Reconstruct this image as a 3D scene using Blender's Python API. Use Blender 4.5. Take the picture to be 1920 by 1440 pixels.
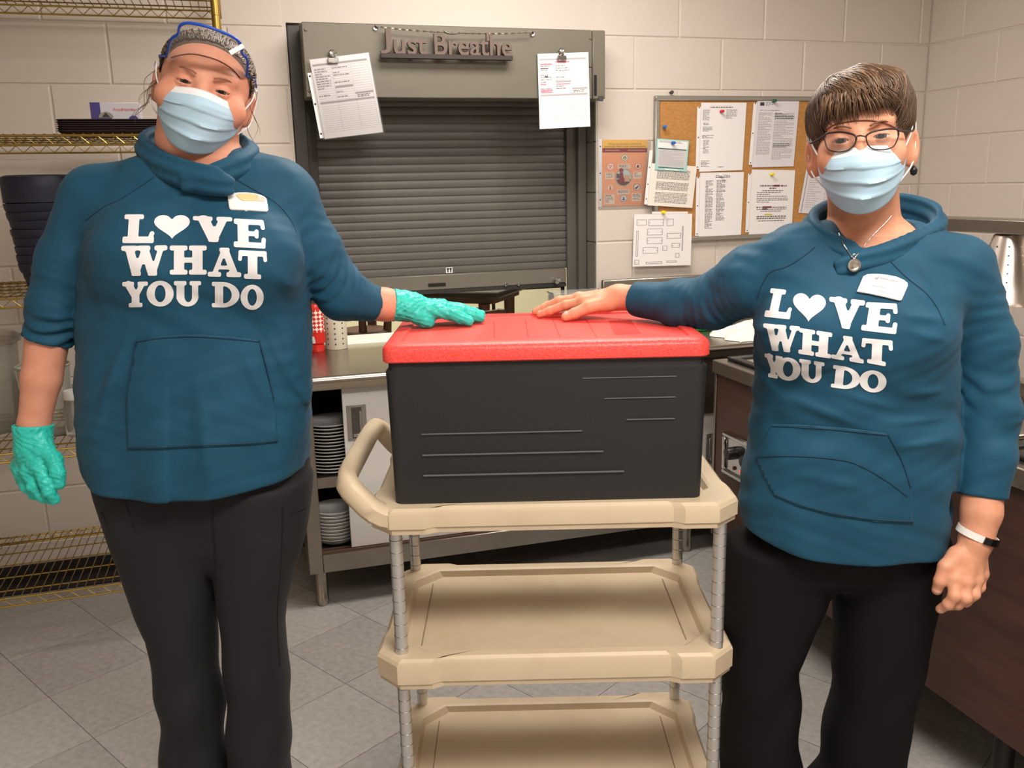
import bpy, math, random
import numpy as np
from mathutils import Vector, Matrix
from mathutils.bvhtree import BVHTree
from math import sin, cos, pi, radians

for o in list(bpy.data.objects): bpy.data.objects.remove(o)
scene = bpy.context.scene
COL = scene.collection
random.seed(7)
rng = np.random.default_rng(11)

# ---------------------------------------------------------------- camera
FOC, PITCH, ROLL, YAW, CAMH = 1669.9, radians(12.556), radians(1.278), radians(16.5), 1.43
HD = np.array([sin(YAW), cos(YAW), 0.0]); RT = np.array([cos(YAW), -sin(YAW), 0.0]); UP = np.array([0, 0, 1.0])
CF = HD*cos(PITCH) - UP*sin(PITCH); CDN = -(UP*cos(PITCH) + HD*sin(PITCH))
CA = RT*cos(ROLL) + CDN*sin(ROLL); CB = -RT*sin(ROLL) + CDN*cos(ROLL)
cd = bpy.data.cameras.new('camera'); cam = bpy.data.objects.new('camera', cd); COL.objects.link(cam)
cd.sensor_width = 36.0; cd.lens = 36.0*FOC/1920.0; cd.clip_start = 0.05; cd.clip_end = 60
cam.matrix_world = Matrix(((CA[0], -CB[0], -CF[0], 0), (CA[1], -CB[1], -CF[1], 0), (CA[2], -CB[2], -CF[2], CAMH), (0, 0, 0, 1)))
scene.camera = cam
CAM = np.array([0, 0, CAMH])

# ---------------------------------------------------------------- world, lamps, exposure
wd = bpy.data.worlds.new('world'); scene.world = wd; wd.use_nodes = True
wd.node_tree.nodes['Background'].inputs[0].default_value = (0.80, 0.76, 0.70, 1)
wd.node_tree.nodes['Background'].inputs[1].default_value = 0.05
def area(name, loc, size, power, color, rot=(0, 0, 0)):
    l = bpy.data.lights.new(name, 'AREA'); l.shape = 'RECTANGLE'; l.size, l.size_y = size; l.energy = power; l.color = color
    o = bpy.data.objects.new(name, l); COL.objects.link(o); o.location = loc; o.rotation_euler = rot
    return o
WARM = (1.0, 0.925, 0.860)
TROFFERS = [(0.95, 2.55, 36), (0.55, 0.15, 60), (-1.4, -0.6, 5), (2.2, 0.9, 13)]
for i, (x, y, e) in enumerate(TROFFERS):
    area('ceiling_lamp_light', (x, y, 2.56), (1.15, 0.55), e, WARM)
area('dining_lamp_light', (1.2, 6.0, 2.5), (2.4, 1.2), 110, (1.0, 0.94, 0.80))
scene.view_settings.view_transform = 'Standard'; scene.view_settings.look = 'None'
scene.view_settings.gamma = 1.0; scene.view_settings.use_curve_mapping = False
scene.view_settings.exposure = 0.0

# ---------------------------------------------------------------- pixel helpers (a pixel gives a direction, the surface gives the distance)
def ray(x, y): return CA*(x-960)/FOC + CB*(y-720)/FOC + CF
def onY(x, y, Y): d = ray(x, y); return CAM + d*(Y/d[1])
def onZ(x, y, Z): d = ray(x, y); return CAM + d*((Z-CAMH)/d[2])
def onX(x, y, X): d = ray(x, y); return CAM + d*(X/d[0])
def PX(x, y, D):                       # heading frame (right, away, up): the frame people and cart are built in
    d = ray(x, y); p = CAM + d*(D/np.dot(d, HD))
    return np.array([np.dot(p, RT), D, p[2]])
def HZ(x, y, Z):
    p = onZ(x, y, Z); return np.array([np.dot(p, RT), np.dot(p, HD), Z])
def h2w(p): return RT*p[0] + HD*p[1] + UP*p[2]

# ---------------------------------------------------------------- materials
def lin(c):
    c = c/255.0
    return c/12.92 if c <= 0.04045 else ((c+0.055)/1.055)**2.4
def L3(rgb): return tuple(lin(c) for c in rgb) + (1.0,)
MATS = {}
def mat(name, rgb, rough=0.5, metal=0.0, var=None, bump=None, sheen=0.0, coat=0.0, spec=0.5, alpha=1.0, trans=0.0, ior=1.45, emit=0, stretch=(1, 1, 1), sss=0.0, dark=None):
    if name in MATS: return MATS[name]
    m = bpy.data.materials.new(name); m.use_nodes = True; nt = m.node_tree; b = nt.nodes['Principled BSDF']
    b.inputs['Base Color'].default_value = L3(rgb); b.inputs['Roughness'].default_value = rough; b.inputs['Metallic'].default_value = metal
    b.inputs['Specular IOR Level'].default_value = spec; b.inputs['Sheen Weight'].default_value = sheen; b.inputs['Coat Weight'].default_value = coat
    b.inputs['Alpha'].default_value = alpha; b.inputs['Transmission Weight'].default_value = trans; b.inputs['IOR'].default_value = ior
    if sss: b.inputs['Subsurface Weight'].default_value = sss; b.inputs['Subsurface Radius'].default_value = (0.012, 0.004, 0.002); b.inputs['Subsurface Scale'].default_value = 1.0
    if emit: b.inputs['Emission Color'].default_value = L3(rgb); b.inputs['Emission Strength'].default_value = emit
    if var or bump:
        tc = nt.nodes.new('ShaderNodeTexCoord'); mp = nt.nodes.new('ShaderNodeMapping'); mp.inputs['Scale'].default_value = stretch
        nt.links.new(tc.outputs['Object'], mp.inputs['Vector'])
    if var:
        sc_, rgb2, lo, hi = var
        n = nt.nodes.new('ShaderNodeTexNoise'); n.inputs['Scale'].default_value = sc_; n.inputs['Detail'].default_value = 6; n.inputs['Roughness'].default_value = 0.6
        r = nt.nodes.new('ShaderNodeValToRGB'); r.color_ramp.elements[0].position = lo; r.color_ramp.elements[1].position = hi
        r.color_ramp.elements[0].color = L3(rgb); r.color_ramp.elements[1].color = L3(rgb2)
        nt.links.new(mp.outputs[0], n.inputs['Vector']); nt.links.new(n.outputs['Fac'], r.inputs['Fac']); nt.links.new(r.outputs['Color'], b.inputs['Base Color'])
    if bump:
        sc_, st, dist = bump
        n2 = nt.nodes.new('ShaderNodeTexNoise'); n2.inputs['Scale'].default_value = sc_; n2.inputs['Detail'].default_value = 4
        bp = nt.nodes.new('ShaderNodeBump'); bp.inputs['Strength'].default_value = st; bp.inputs['Distance'].default_value = dist
        nt.links.new(mp.outputs[0], n2.inputs['Vector']); nt.links.new(n2.outputs['Fac'], bp.inputs['Height']); nt.links.new(bp.outputs['Normal'], b.inputs['Normal'])
    MATS[name] = m
    return m
def glassy(name, rgb, fac=0.12, rough=0.05):       # thin clear plastic: see-through with a glossy film
    if name in MATS: return MATS[name]
    m = bpy.data.materials.new(name); m.use_nodes = True; nt = m.node_tree; nt.nodes.clear()
    o = nt.nodes.new('ShaderNodeOutputMaterial'); t = nt.nodes.new('ShaderNodeBsdfTransparent'); g = nt.nodes.new('ShaderNodeBsdfPrincipled')
    g.inputs['Base Color'].default_value = L3(rgb); g.inputs['Roughness'].default_value = rough
    lw = nt.nodes.new('ShaderNodeFresnel'); lw.inputs['IOR'].default_value = 1.35
    ad = nt.nodes.new('ShaderNodeMath'); ad.operation = 'ADD'; ad.inputs[1].default_value = fac; ad.use_clamp = True
    mx = nt.nodes.new('ShaderNodeMixShader')
    nt.links.new(lw.outputs[0], ad.inputs[0]); nt.links.new(ad.outputs[0], mx.inputs[0]); nt.links.new(t.outputs[0], mx.inputs[1]); nt.links.new(g.outputs[0], mx.inputs[2]); nt.links.new(mx.outputs[0], o.inputs[0])
    MATS[name] = m
    return m

wall_paint = mat('wall_paint', (213, 204, 194), 0.42, var=(1.6, (206, 197, 187), 0.35, 0.7), bump=(70, 0.12, 0.002))
wall_joint = mat('wall_joint_paint', (208, 199, 189), 0.5)
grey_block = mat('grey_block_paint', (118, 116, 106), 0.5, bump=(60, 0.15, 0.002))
steel = mat('stainless', (176, 170, 160), 0.28, 1.0, var=(9, (160, 154, 145), 0.3, 0.7), bump=(40, 0.05, 0.001), stretch=(0.3, 6, 6))
steel_x = mat('stainless_panel', (168, 162, 152), 0.34, 1.0, var=(6, (150, 144, 135), 0.3, 0.7))
chrome = mat('chrome', (205, 205, 203), 0.12, 1.0)
post_steel = mat('post_chrome', (214, 214, 212), 0.36, 0.85)
shutter_grey = mat('shutter_grey', (108, 106, 101), 0.40, 0.25, var=(3, (98, 96, 92), 0.35, 0.65))
header_grey = mat('header_grey', (118, 113, 101), 0.38, 0.25, var=(2.2, (110, 106, 95), 0.35, 0.65))
frame_dark = mat('frame_dark_grey', (72, 70, 66), 0.45, 0.2)
white_lam = mat('white_laminate', (222, 220, 215), 0.4, var=(5, (214, 212, 206), 0.4, 0.7))
black_gap = mat('black_interior', (24, 22, 22), 0.8)
brass = mat('gold_wire', (186, 158, 84), 0.3, 1.0)
brass_dk = mat('gold_wire_deck', (150, 124, 62), 0.38, 1.0)
wood_dark = mat('dark_walnut_laminate', (62, 40, 33), 0.42, var=(3.0, (84, 56, 44), 0.3, 0.72), stretch=(1, 1.2, 9))
paper_w = mat('paper_white', (238, 236, 236), 0.75)
paper_c = mat('paper_cream', (236, 230, 220), 0.75)
ink = mat('ink_grey', (112, 110, 112), 0.8); ink_d = mat('ink_dark', (62, 60, 62), 0.8); ink_l = mat('ink_light', (176, 173, 174), 0.8)
pink = mat('highlighter_pink', (236, 140, 158), 0.8)
# ---------------------------------------------------------------- mesh helpers
class B:
    def __init__(s): s.v = []; s.f = []; s.m = []
    def add(s, V, F, m=0):
        o = len(s.v); s.v += [tuple(map(float, p)) for p in V]; s.f += [tuple(i+o for i in f) for f in F]; s.m += [m]*len(F); return s
    def box(s, x0, x1, y0, y1, z0, z1, bev=0.0, m=0):
        b = min(bev, (x1-x0)*.49, (y1-y0)*.49, (z1-z0)*.49)
        if b <= 0:
            V = [(x, y, z) for x in (x0, x1) for y in (y0, y1) for z in (z0, z1)]
            return s.add(V, [(0, 1, 3, 2), (4, 6, 7, 5), (0, 4, 5, 1), (2, 3, 7, 6), (0, 2, 6, 4), (1, 5, 7, 3)], m)
        V = []; idx = {}
        for i, x in enumerate((x0, x1)):
            for j, y in enumerate((y0, y1)):
                for k, z in enumerate((z0, z1)):
                    sx, sy, sz = (1 if i == 0 else -1), (1 if j == 0 else -1), (1 if k == 0 else -1)
                    for a, p in enumerate(((x, y+sy*b, z+sz*b), (x+sx*b, y, z+sz*b), (x+sx*b, y+sy*b, z))):
                        idx[i, j, k, a] = len(V); V.append(p)
        F = []
        for i in (0, 1):
            F.append([idx[i, 0, 0, 0], idx[i, 0, 1, 0], idx[i, 1, 1, 0], idx[i, 1, 0, 0]][::1 if i == 0 else -1])
            F.append([idx[0, i, 0, 1], idx[1, i, 0, 1], idx[1, i, 1, 1], idx[0, i, 1, 1]][::1 if i == 0 else -1])
            F.append([idx[0, 0, i, 2], idx[0, 1, i, 2], idx[1, 1, i, 2], idx[1, 0, i, 2]][::1 if i == 0 else -1])
        for i in (0, 1):
            for j in (0, 1):
                fl = 1 if i == j else -1
                F.append([idx[i, j, 0, 0], idx[i, j, 0, 1], idx[i, j, 1, 1], idx[i, j, 1, 0]][::fl])
                F.append([idx[i, 0, j, 0], idx[i, 1, j, 0], idx[i, 1, j, 2], idx[i, 0, j, 2]][::fl])
                F.append([idx[0, i, j, 1], idx[0, i, j, 2], idx[1, i, j, 2], idx[1, i, j, 1]][::fl])
                for k in (0, 1):
                    F.append([idx[i, j, k, 0], idx[i, j, k, 1], idx[i, j, k, 2]][::1 if (i+j+k) % 2 else -1])
        return s.add(V, F, m)
    def tube(s, P, r, n=8, closed=False, m=0, caps=True, flat=None):
        P = [np.array(p, float) for p in P]; k = len(P)
        R = list(r) if hasattr(r, '__len__') else [r]*k
        T = []
        for i in range(k):
            a = P[(i-1) % k] if (closed or i > 0) else P[i]; b = P[(i+1) % k] if (closed or i < k-1) else P[i]
            t = b-a; T.append(t/(np.linalg.norm(t)+1e-12))
        ref = np.array([0, 0, 1.0]) if abs(T[0][2]) < 0.9 else np.array([0, 1.0, 0])
        u = np.cross(T[0], ref); u /= np.linalg.norm(u)
        V = []
        for i in range(k):
            u = u - T[i]*np.dot(u, T[i]); u /= np.linalg.norm(u)+1e-12; w = np.cross(T[i], u)
            for j in range(n):
                a = 2*pi*j/n; V.append(P[i]+R[i]*(u*cos(a)+w*sin(a)*(flat if flat else 1)))
        F = []
        for i in range(k if closed else k-1):
            for j in range(n):
                a, b_ = i*n+j, i*n+(j+1) % n; c, d = ((i+1) % k)*n+(j+1) % n, ((i+1) % k)*n+j
                F.append((a, b_, c, d))
        if caps and not closed:
            F.append(tuple(range(n))[::-1]); F.append(tuple((k-1)*n+j for j in range(n)))
        return s.add(V, F, m)
    def cyl(s, p0, p1, r0, r1=None, n=16, m=0): return s.tube([p0, p1], [r0, r0 if r1 is None else r1], n, m=m)
    def lathe(s, prof, n=24, c=(0, 0, 0), m=0, axis='z', close=False):
        V = []; k = len(prof)
        for (r, z) in prof:
            for j in range(n):
                a = 2*pi*j/n; p = (r*cos(a), r*sin(a), z)
                if axis == 'y': p = (p[0], p[2], p[1])
                if axis == 'x': p = (p[2], p[0], p[1])
                V.append((p[0]+c[0], p[1]+c[1], p[2]+c[2]))
        F = [(i*n+j, i*n+(j+1) % n, (i+1)*n+(j+1) % n, (i+1)*n+j) for i in range(k-1) for j in range(n)]
        if not close:
            if prof[0][0] > 1e-6: F.append(tuple(range(n))[::-1])
            if prof[-1][0] > 1e-6: F.append(tuple((k-1)*n+j for j in range(n)))
        return s.add(V, F, m)
    def prism(s, poly, a0, a1, plane='xz', m=0):
        n = len(poly)
        def P(u, v, a): return {'xz': (u, a, v), 'xy': (u, v, a), 'yz': (a, u, v)}[plane]
        V = [P(u, v, a0) for u, v in poly]+[P(u, v, a1) for u, v in poly]
        F = [tuple(range(n)), tuple(range(2*n-1, n-1, -1))]+[(i, i+n, (i+1) % n+n, (i+1) % n) for i in range(n)]
        return s.add(V, F, m)
    def quad(s, a, b, c, d, m=0): return s.add([a, b, c, d], [(0, 1, 2, 3)], m)
    def mesh(s, name, mats, smooth=None):
        me = bpy.data.meshes.new(name); me.from_pydata(s.v, [], s.f)
        for q in (mats if isinstance(mats, (list, tuple)) else [mats]): me.materials.append(q)
        if any(s.m): me.polygons.foreach_set('material_index', s.m)
        fix_normals(me)
        if smooth:
            me.polygons.foreach_set('use_smooth', [True]*len(me.polygons))
            if smooth < 179: me.set_sharp_from_angle(angle=radians(smooth))
        me.update(); return me
import bmesh
def fix_normals(me):
    bm = bmesh.new(); bm.from_mesh(me); bmesh.ops.recalc_face_normals(bm, faces=bm.faces); bm.to_mesh(me); bm.free()
def link(name, me, parent=None, loc=(0, 0, 0), rot=(0, 0, 0)):
    o = bpy.data.objects.new(name, me); COL.objects.link(o); o.location = loc; o.rotation_euler = rot
    if parent is not None: o.parent = parent
    return o
def part(name, b, mats, parent=None, smooth=40, loc=(0, 0, 0), rot=(0, 0, 0), label=None, kind=None):
    o = link(name, b.mesh(name, mats, smooth), parent, loc, rot)
    if label: o['label'] = label
    if kind: o['kind'] = kind
    return o
def tag(o, label, cat, group=None):
    o['label'] = label; o['category'] = cat
    if group: o['group'] = group
    return o
def thing(name, label, cat, loc=(0, 0, 0), rotz=0.0, group=None):
    o = bpy.data.objects.new(name, None); COL.objects.link(o); o.empty_display_size = 0.05
    o.location = loc; o.rotation_euler = (0, 0, rotz)
    return tag(o, label, cat, group)
def struct(name, b, mats, smooth=None):
    o = part(name, b, mats, None, smooth); o['kind'] = 'structure'; return o
def dup(root, loc=None, rotz=None, label=None):
    r = root.copy(); COL.objects.link(r)
    if loc is not None: r.location = loc
    if rotz is not None: r.rotation_euler = (0, 0, rotz)
    if label: r['label'] = label
    for ch in list(root.children):
        c = ch.copy(); COL.objects.link(c); c.parent = r
        for g in list(ch.children):
            d = g.copy(); COL.objects.link(d); d.parent = c
    return r
ORD = ['topmost', 'second', 'third', 'fourth', 'fifth', 'sixth', 'seventh', 'eighth', 'ninth', 'tenth', 'eleventh', 'twelfth', 'thirteenth', 'fourteenth', 'fifteenth']
def nth(k): return ORD[k] if k == 0 else ORD[k]+' from the top'
def text_mesh(txt, size, extrude=0.0, sx=1.0, shear=0.0, spacing=1.0, offset=0.0):
    cu = bpy.data.curves.new('t', 'FONT'); cu.body = txt; cu.size = size; cu.extrude = extrude; cu.align_x = 'CENTER'; cu.align_y = 'BOTTOM_BASELINE' if hasattr(cu, 'align_y') else 'BOTTOM'
    cu.shear = shear; cu.space_character = spacing; cu.offset = offset; cu.resolution_u = 3
    o = bpy.data.objects.new('t', cu); COL.objects.link(o); bpy.context.view_layer.update()
    me = bpy.data.meshes.new_from_object(o.evaluated_get(bpy.context.evaluated_depsgraph_get()))
    bpy.data.objects.remove(o); bpy.data.curves.remove(cu)
    if sx != 1.0:
        for v in me.vertices: v.co.x *= sx
    return me
def spline3(pts, sub=6):
    pts = [np.array(p, float) for p in pts]; P = []
    for i in range(len(pts)-1):
        p0, p1, p2, p3 = pts[max(i-1, 0)], pts[i], pts[i+1], pts[min(i+2, len(pts)-1)]
        for t in np.linspace(0, 1, sub, endpoint=False): P.append(.5*((2*p1)+(-p0+p2)*t+(2*p0-5*p1+4*p2-p3)*t*t+(-p0+3*p1-3*p2+p3)*t**3))
    P.append(pts[-1]); return P
# ---------------------------------------------------------------- room shell
XW0, XW1, YF, YB, ZC = -2.4, 3.065, -1.6, 3.55, 2.62
OX0, OX1, OZ0, OZ1 = 0.22, 1.44, 0.80, 2.03      # serving hatch opening
PR = 0.004
b = B()
b.box(XW0-.2, OX0, YB+PR, 3.75, 0, ZC); b.box(OX1, XW1+.2, YB+PR, 3.75, 0, ZC); b.box(OX0, OX1, YB+PR, 3.75, 0, OZ0); b.box(OX0, OX1, YB+PR, 3.75, OZ1, ZC)
wall_back = struct('wall_back', b, wall_joint)
_bm = {}
def block_mesh(w, h, m):
    key = (round(w, 4), round(h, 4), m.name)
    if key not in _bm:
        c = 0.004; t = PR
        V = [(0, t, 0), (w, t, 0), (w, t, h), (0, t, h), (c, 0, c), (w-c, 0, c), (w-c, 0, h-c), (c, 0, h-c)]
        q = B().add(V, [(4, 5, 6, 7), (0, 1, 5, 4), (1, 2, 6, 5), (2, 3, 7, 6), (3, 0, 4, 7)])
        _bm[key] = q.mesh('block', m)
    return _bm[key]
def lay_blocks(parent, rows, x_lo, x_hi, place, m, cut=None, first=0.009):
    g = 0.0045
    for r in rows:
        z0, z1 = 1.806+0.2065*r, 1.806+0.2065*(r+1)
        z0 = max(z0, 0.0); z1 = min(z1, ZC)
        x = first + (0.2 if r % 2 else 0.0) - 0.4*12
        while x < x_hi:
            a, e = max(x, x_lo), min(x+0.4, x_hi); x += 0.4
            if e-a < 0.03: continue
            segs = [(a, e)]
            if cut and z1 > cut[2] and z0 < cut[3]:
                segs = [s for s in ((a, min(e, cut[0])), (max(a, cut[1]), e)) if s[1]-s[0] > 0.02]
            for (p, q) in segs:
                o = link('block', block_mesh(q-p-g, z1-z0-g, m), parent); place(o, p+g/2, z0+g/2)
def pl_back(o, x, z): o.location = (x, YB, z)
lay_blocks(wall_back, range(-9, 4), -1.35, XW1, pl_back, wall_paint, (OX0, OX1, OZ0-.005, OZ1))
b = B(); b.box(XW1+PR, XW1+.2, YF-.2, YB+PR, 0, ZC); wall_right = struct('wall_right', b, wall_joint)
def pl_right(o, y, z): o.location = (XW1, -y, z); o.rotation_euler = (0, 0, -pi/2)
lay_blocks(wall_right, range(-9, 4), -3.55, -0.3, pl_right, wall_paint, None, 0.05)
struct('wall_left', B().box(XW0-.2, XW0, YF-.2, YB, 0, ZC), wall_paint)
struct('wall_front', B().box(XW0, XW1, YF-.2, YF, 0, ZC), wall_paint)
ceil_m = mat('ceiling_tile', (225, 220, 210), 0.8, bump=(120, 0.3, 0.002))
struct('ceiling', B().box(XW0-.2, XW1+.2, YF-.2, 8.3, ZC, ZC+.1), ceil_m)
struct('baseboard_back', B().box(XW0, XW1, YB-.009, YB-.0005, .0005, .07, .003), mat('cove_base', (30, 29, 29), .5))
# painted return of the hatch, block by block
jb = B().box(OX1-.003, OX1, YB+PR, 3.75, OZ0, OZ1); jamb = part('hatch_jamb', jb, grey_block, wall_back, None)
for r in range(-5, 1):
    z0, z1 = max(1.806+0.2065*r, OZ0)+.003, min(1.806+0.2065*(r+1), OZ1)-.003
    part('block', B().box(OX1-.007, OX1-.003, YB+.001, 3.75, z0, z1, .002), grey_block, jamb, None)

# floor: vinyl tiles laid on the diagonal
tile_m = [mat('vinyl_tile_%s' % n, c1, 0.38, var=(48, c2, 0.30, 0.75), bump=(30, 0.04, 0.001)) for n, c1, c2 in
          (('a', (150, 147, 143), (174, 171, 167)), ('b', (145, 142, 138), (169, 166, 162)), ('c', (154, 151, 147), (178, 175, 171)))]
base_m = mat('floor_base', (70, 66, 62), 0.8)
floor = struct('floor', B().box(XW0-.2, XW1+.2, YF-.2, 3.75, -.12, -.002), base_m)
TS = 0.3048; ta = radians(-42.518)-YAW
ua, ub = np.array([cos(ta), sin(ta)]), np.array([-sin(ta), cos(ta)])
OA, OB = 0.633, 0.534
def clip_poly(P, lo, hi):
    for ax in (0, 1):
        for sgn, lim in ((1, lo[ax]), (-1, -hi[ax])):
            Q = []
            for i in range(len(P)):
                a, c = P[i], P[(i+1) % len(P)]; da, dc = sgn*a[ax]-lim, sgn*c[ax]-lim
                if da >= 0: Q.append(a)
                if da*dc < 0: t = da/(da-dc); Q.append(a+(c-a)*t)
            P = Q
            if not P: return P
    return P
full = {}
FLO, FHI = (XW0, YF), (XW1, YB); far_tiles = B()
for i in range(-20, 20):
    for j in range(-20, 20):
        g = 0.0008
        # A lines: dot(p, ub) = TS*(i+OA);  B lines: dot(p, -ua) = TS*(j+OB)
        v0, v1 = TS*(i+OA)+g, TS*(i+1+OA)-g; u0, u1 = -TS*(j+1+OB)+g, -TS*(j+OB)-g
        P = [ua*u+ub*v for u, v in ((u0, v0), (u1, v0), (u1, v1), (u0, v1))]
        Q = clip_poly(P, FLO, FHI)
        if len(Q) < 3: continue
        c = (P[0]+P[2])/2; mi = (i*7+j*13) % 3
        if len(Q) == 4 and max(np.abs(np.array(Q)-np.array(P)).max() for _ in (0,)) < 1e-9:
            if mi not in full:
                full[mi] = B().prism([tuple(p-c) for p in P], -.002, 0.0, 'xy').mesh('tile', tile_m[mi])
            me = full[mi]
        else:
            a2 = sum(Q[k][0]*Q[(k+1) % len(Q)][1]-Q[(k+1) % len(Q)][0]*Q[k][1] for k in range(len(Q)))/2
            if abs(a2) < 2e-4: continue
            me = B().prism([tuple(p-c) for p in Q], -.002, 0.0, 'xy').mesh('tile', tile_m[mi])
        if not (-1.5 < c[0] < 3.1 and 1.0 < c[1]):
            far_tiles.prism([tuple(p) for p in Q], -.002, 0.0, 'xy'); continue
        link('tile', me, floor, (c[0], c[1], 0))
part('tile_field', far_tiles, tile_m[0], floor, None, kind='stuff')
# ceiling lamps (out of the picture, they light the room)
lamp_m = mat('lamp_diffuser', (255, 240, 222), 0.5, emit=3.0); lamp_f = mat('lamp_frame', (230, 228, 222), 0.5)
for i, (x, y, e) in enumerate(TROFFERS):
    t = thing('ceiling_lamp', ['fluorescent ceiling lamp panel over the serving hatch', 'fluorescent ceiling lamp panel in front of the utility cart', 'fluorescent ceiling lamp panel over the left of the kitchen', 'fluorescent ceiling lamp panel over the steam table end'][i], 'lamp', (x, y, 2.575))
    fr = B()
    for (a, c_, d, f) in ((-.61, .61, -.31, -.28), (-.61, .61, .28, .31), (-.61, -.58, -.28, .28), (.58, .61, -.28, .28)): fr.box(a, c_, d, f, 0, .045)
    part('lamp_frame', fr, lamp_f, t); part('diffuser', B().box(-.58, .58, -.28, .28, .01, .03), lamp_m, t)

# dining room seen under the shutter
cream = mat('cream_wall', (232, 226, 200), 0.7); dfl = mat('dining_floor', (196, 186, 160), 0.5)
struct('wall_dining', B().box(-2, 5.5, 8.0, 8.2, -.1, ZC), cream); struct('floor_dining', B().box(-2, 5.5, 3.75, 8.0, -.12, 0), dfl)
struct('trim_1', B().box(OX0, OX1-.008, 3.525, 3.75, OZ0+.001, .83, .004), white_lam)      # white sill of the hatch

# ---------------------------------------------------------------- roller shutter
SH = thing('roller_shutter', 'grey roll-down metal shutter closing the serving hatch, with a deep header hood', 'shutter', (0.83, 3.66, 0.83))
def lc(p): return (p[0]-0.83, p[1]-3.66, p[2]-0.83)
sp = 0.0322; SX0, SX1 = 0.312, 1.352
prof = [(-.0035, 0.0), (-.0065, .0028), (-.0078, .009), (-.0078, .022), (-.0066, .0285), (-.0030, .0302), (-.0030, .0322), (.006, .0322), (.006, 0.0)]
slat_me = B().prism([(y, z) for y, z in prof], SX0-.83-.012, SX1-.83+.04, 'yz').mesh('slat', shutter_grey, 30)
for i in range(27):
    z = 1.0725+sp*i
    if z > 1.93: break
    link('slat', slat_me, SH, (0, 3.70-3.66, z-.83))
bb = part('bottom_bar', B().box(SX0-.83, SX1-.83, 3.688-3.66, 3.712-3.66, 1.008-.83, 1.0715-.83, .004), mat('bar_grey', (122, 118, 108), 0.42, 0.3), SH)
part('rubber_strip', B().box(SX0-.83, SX1-.83, 3.69-3.66, 3.71-3.66, 0.992-.83, 1.0075-.83), mat('rubber_dark', (46, 43, 42), 0.7), bb)
part('latch_slot', B().box(.735-.83, .81-.83, 3.684-3.66, 3.69-3.66, 1.022-.83, 1.036-.83, .002), black_gap, bb)
for px, py in ((726, 543), (949, 534), (973, 533)):
    p = onY(px, py, 3.685); part('bolt', B().lathe([(0, -.004), (.006, -.004), (.009, 0), (.009, .004)], 12, lc(p), axis='y'), chrome, bb)
p = onY(1041, 525, 3.68); part('pull_knob', B().lathe([(0, -.038), (.012, -.036), (.015, -.028), (.012, -.018), (.007, -.012), (.007, .004)], 18, lc(p), axis='y'), chrome, bb, label='round chrome pull knob')
p0, p1 = onY(836, 512, 3.69), onY(848, 501, 3.69)
nb = part('number_label', B().box(p0[0]-.83, p1[0]-.83, 3.687-3.66, 3.6885-3.66, p0[2]-.83, p1[2]-.83), paper_w, bb, label='small white sticker with two black bars')
w_ = (p1[0]-p0[0])
for k in (.3, .72):
    x = p0[0]+w_*k; part('mark', B().box(x-.83-.0028, x-.83+.0028, 3.6862-3.66, 3.687-3.66, p0[2]-.83+.003, p1[2]-.83-.003).box(x-.83-.005, x-.83+.005, 3.6862-3.66, 3.687-3.66, p1[2]-.83-.008, p1[2]-.83-.003), ink_d, nb)
gl = B().box(OX0+.002-.83, .272-.83, 3.56-3.66, 3.74-3.66, .832-.83, 2.025-.83, .004).box(.272-.83, .313-.83, 3.672-3.66, 3.686-3.66, .832-.83, 1.95-.83, .003).box(.272-.83, .285-.83, 3.60-3.66, 3.672-3.66, .832-.83, 1.95-.83)
part('guide', gl, frame_dark, SH)
gr = B().box(1.352-.83, 1.405-.83, 3.672-3.66, 3.686-3.66, .832-.83, 1.95-.83, .003).box(1.393-.83, 1.43-.83, 3.64-3.66, 3.70-3.66, .832-.83, 1.95-.83, .003)
part('guide', gr, mat('guide_grey', (96, 93, 87), 0.42, 0.25), SH)
HX0, HX1, HZ0, HZ1, HY = 0.266, 1.424, 1.756, 2.012, 3.42
hd = part('header_hood', B().box(HX0-.83, HX1-.055-.83, HY-3.66, YB-.001-3.66, HZ0-.83, HZ1-.83, .003), header_grey, SH)
part('end_plate', B().box(HX1-.053-.83, HX1-.83, HY-3.66, YB-.001-3.66, HZ0-.83, HZ1-.83, .003), header_grey, hd)
part('slot', B().box(HX1-.048-.83, HX1-.036-.83, HY-.001-3.66, HY+.004-3.66, HZ0+.012-.83, HZ0+.09-.83), black_gap, hd)
part('pull_arm', B().box(HX1-.03-.83, HX1-.01-.83, HY-.006-3.66, HY+.002-3.66, HZ0-.008-.83, HZ0+.012-.83, .002), frame_dark, hd)
for px, py in ((573, 56), (580, 170), (1107, 72), (1107, 124), (1105, 177)):
    p = onY(px, py, HY); part('rivet', B().lathe([(0, -.004), (.004, -.0035), (.0062, 0), (.0062, .001)], 10, lc(p), axis='y'), header_grey, hd)

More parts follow.
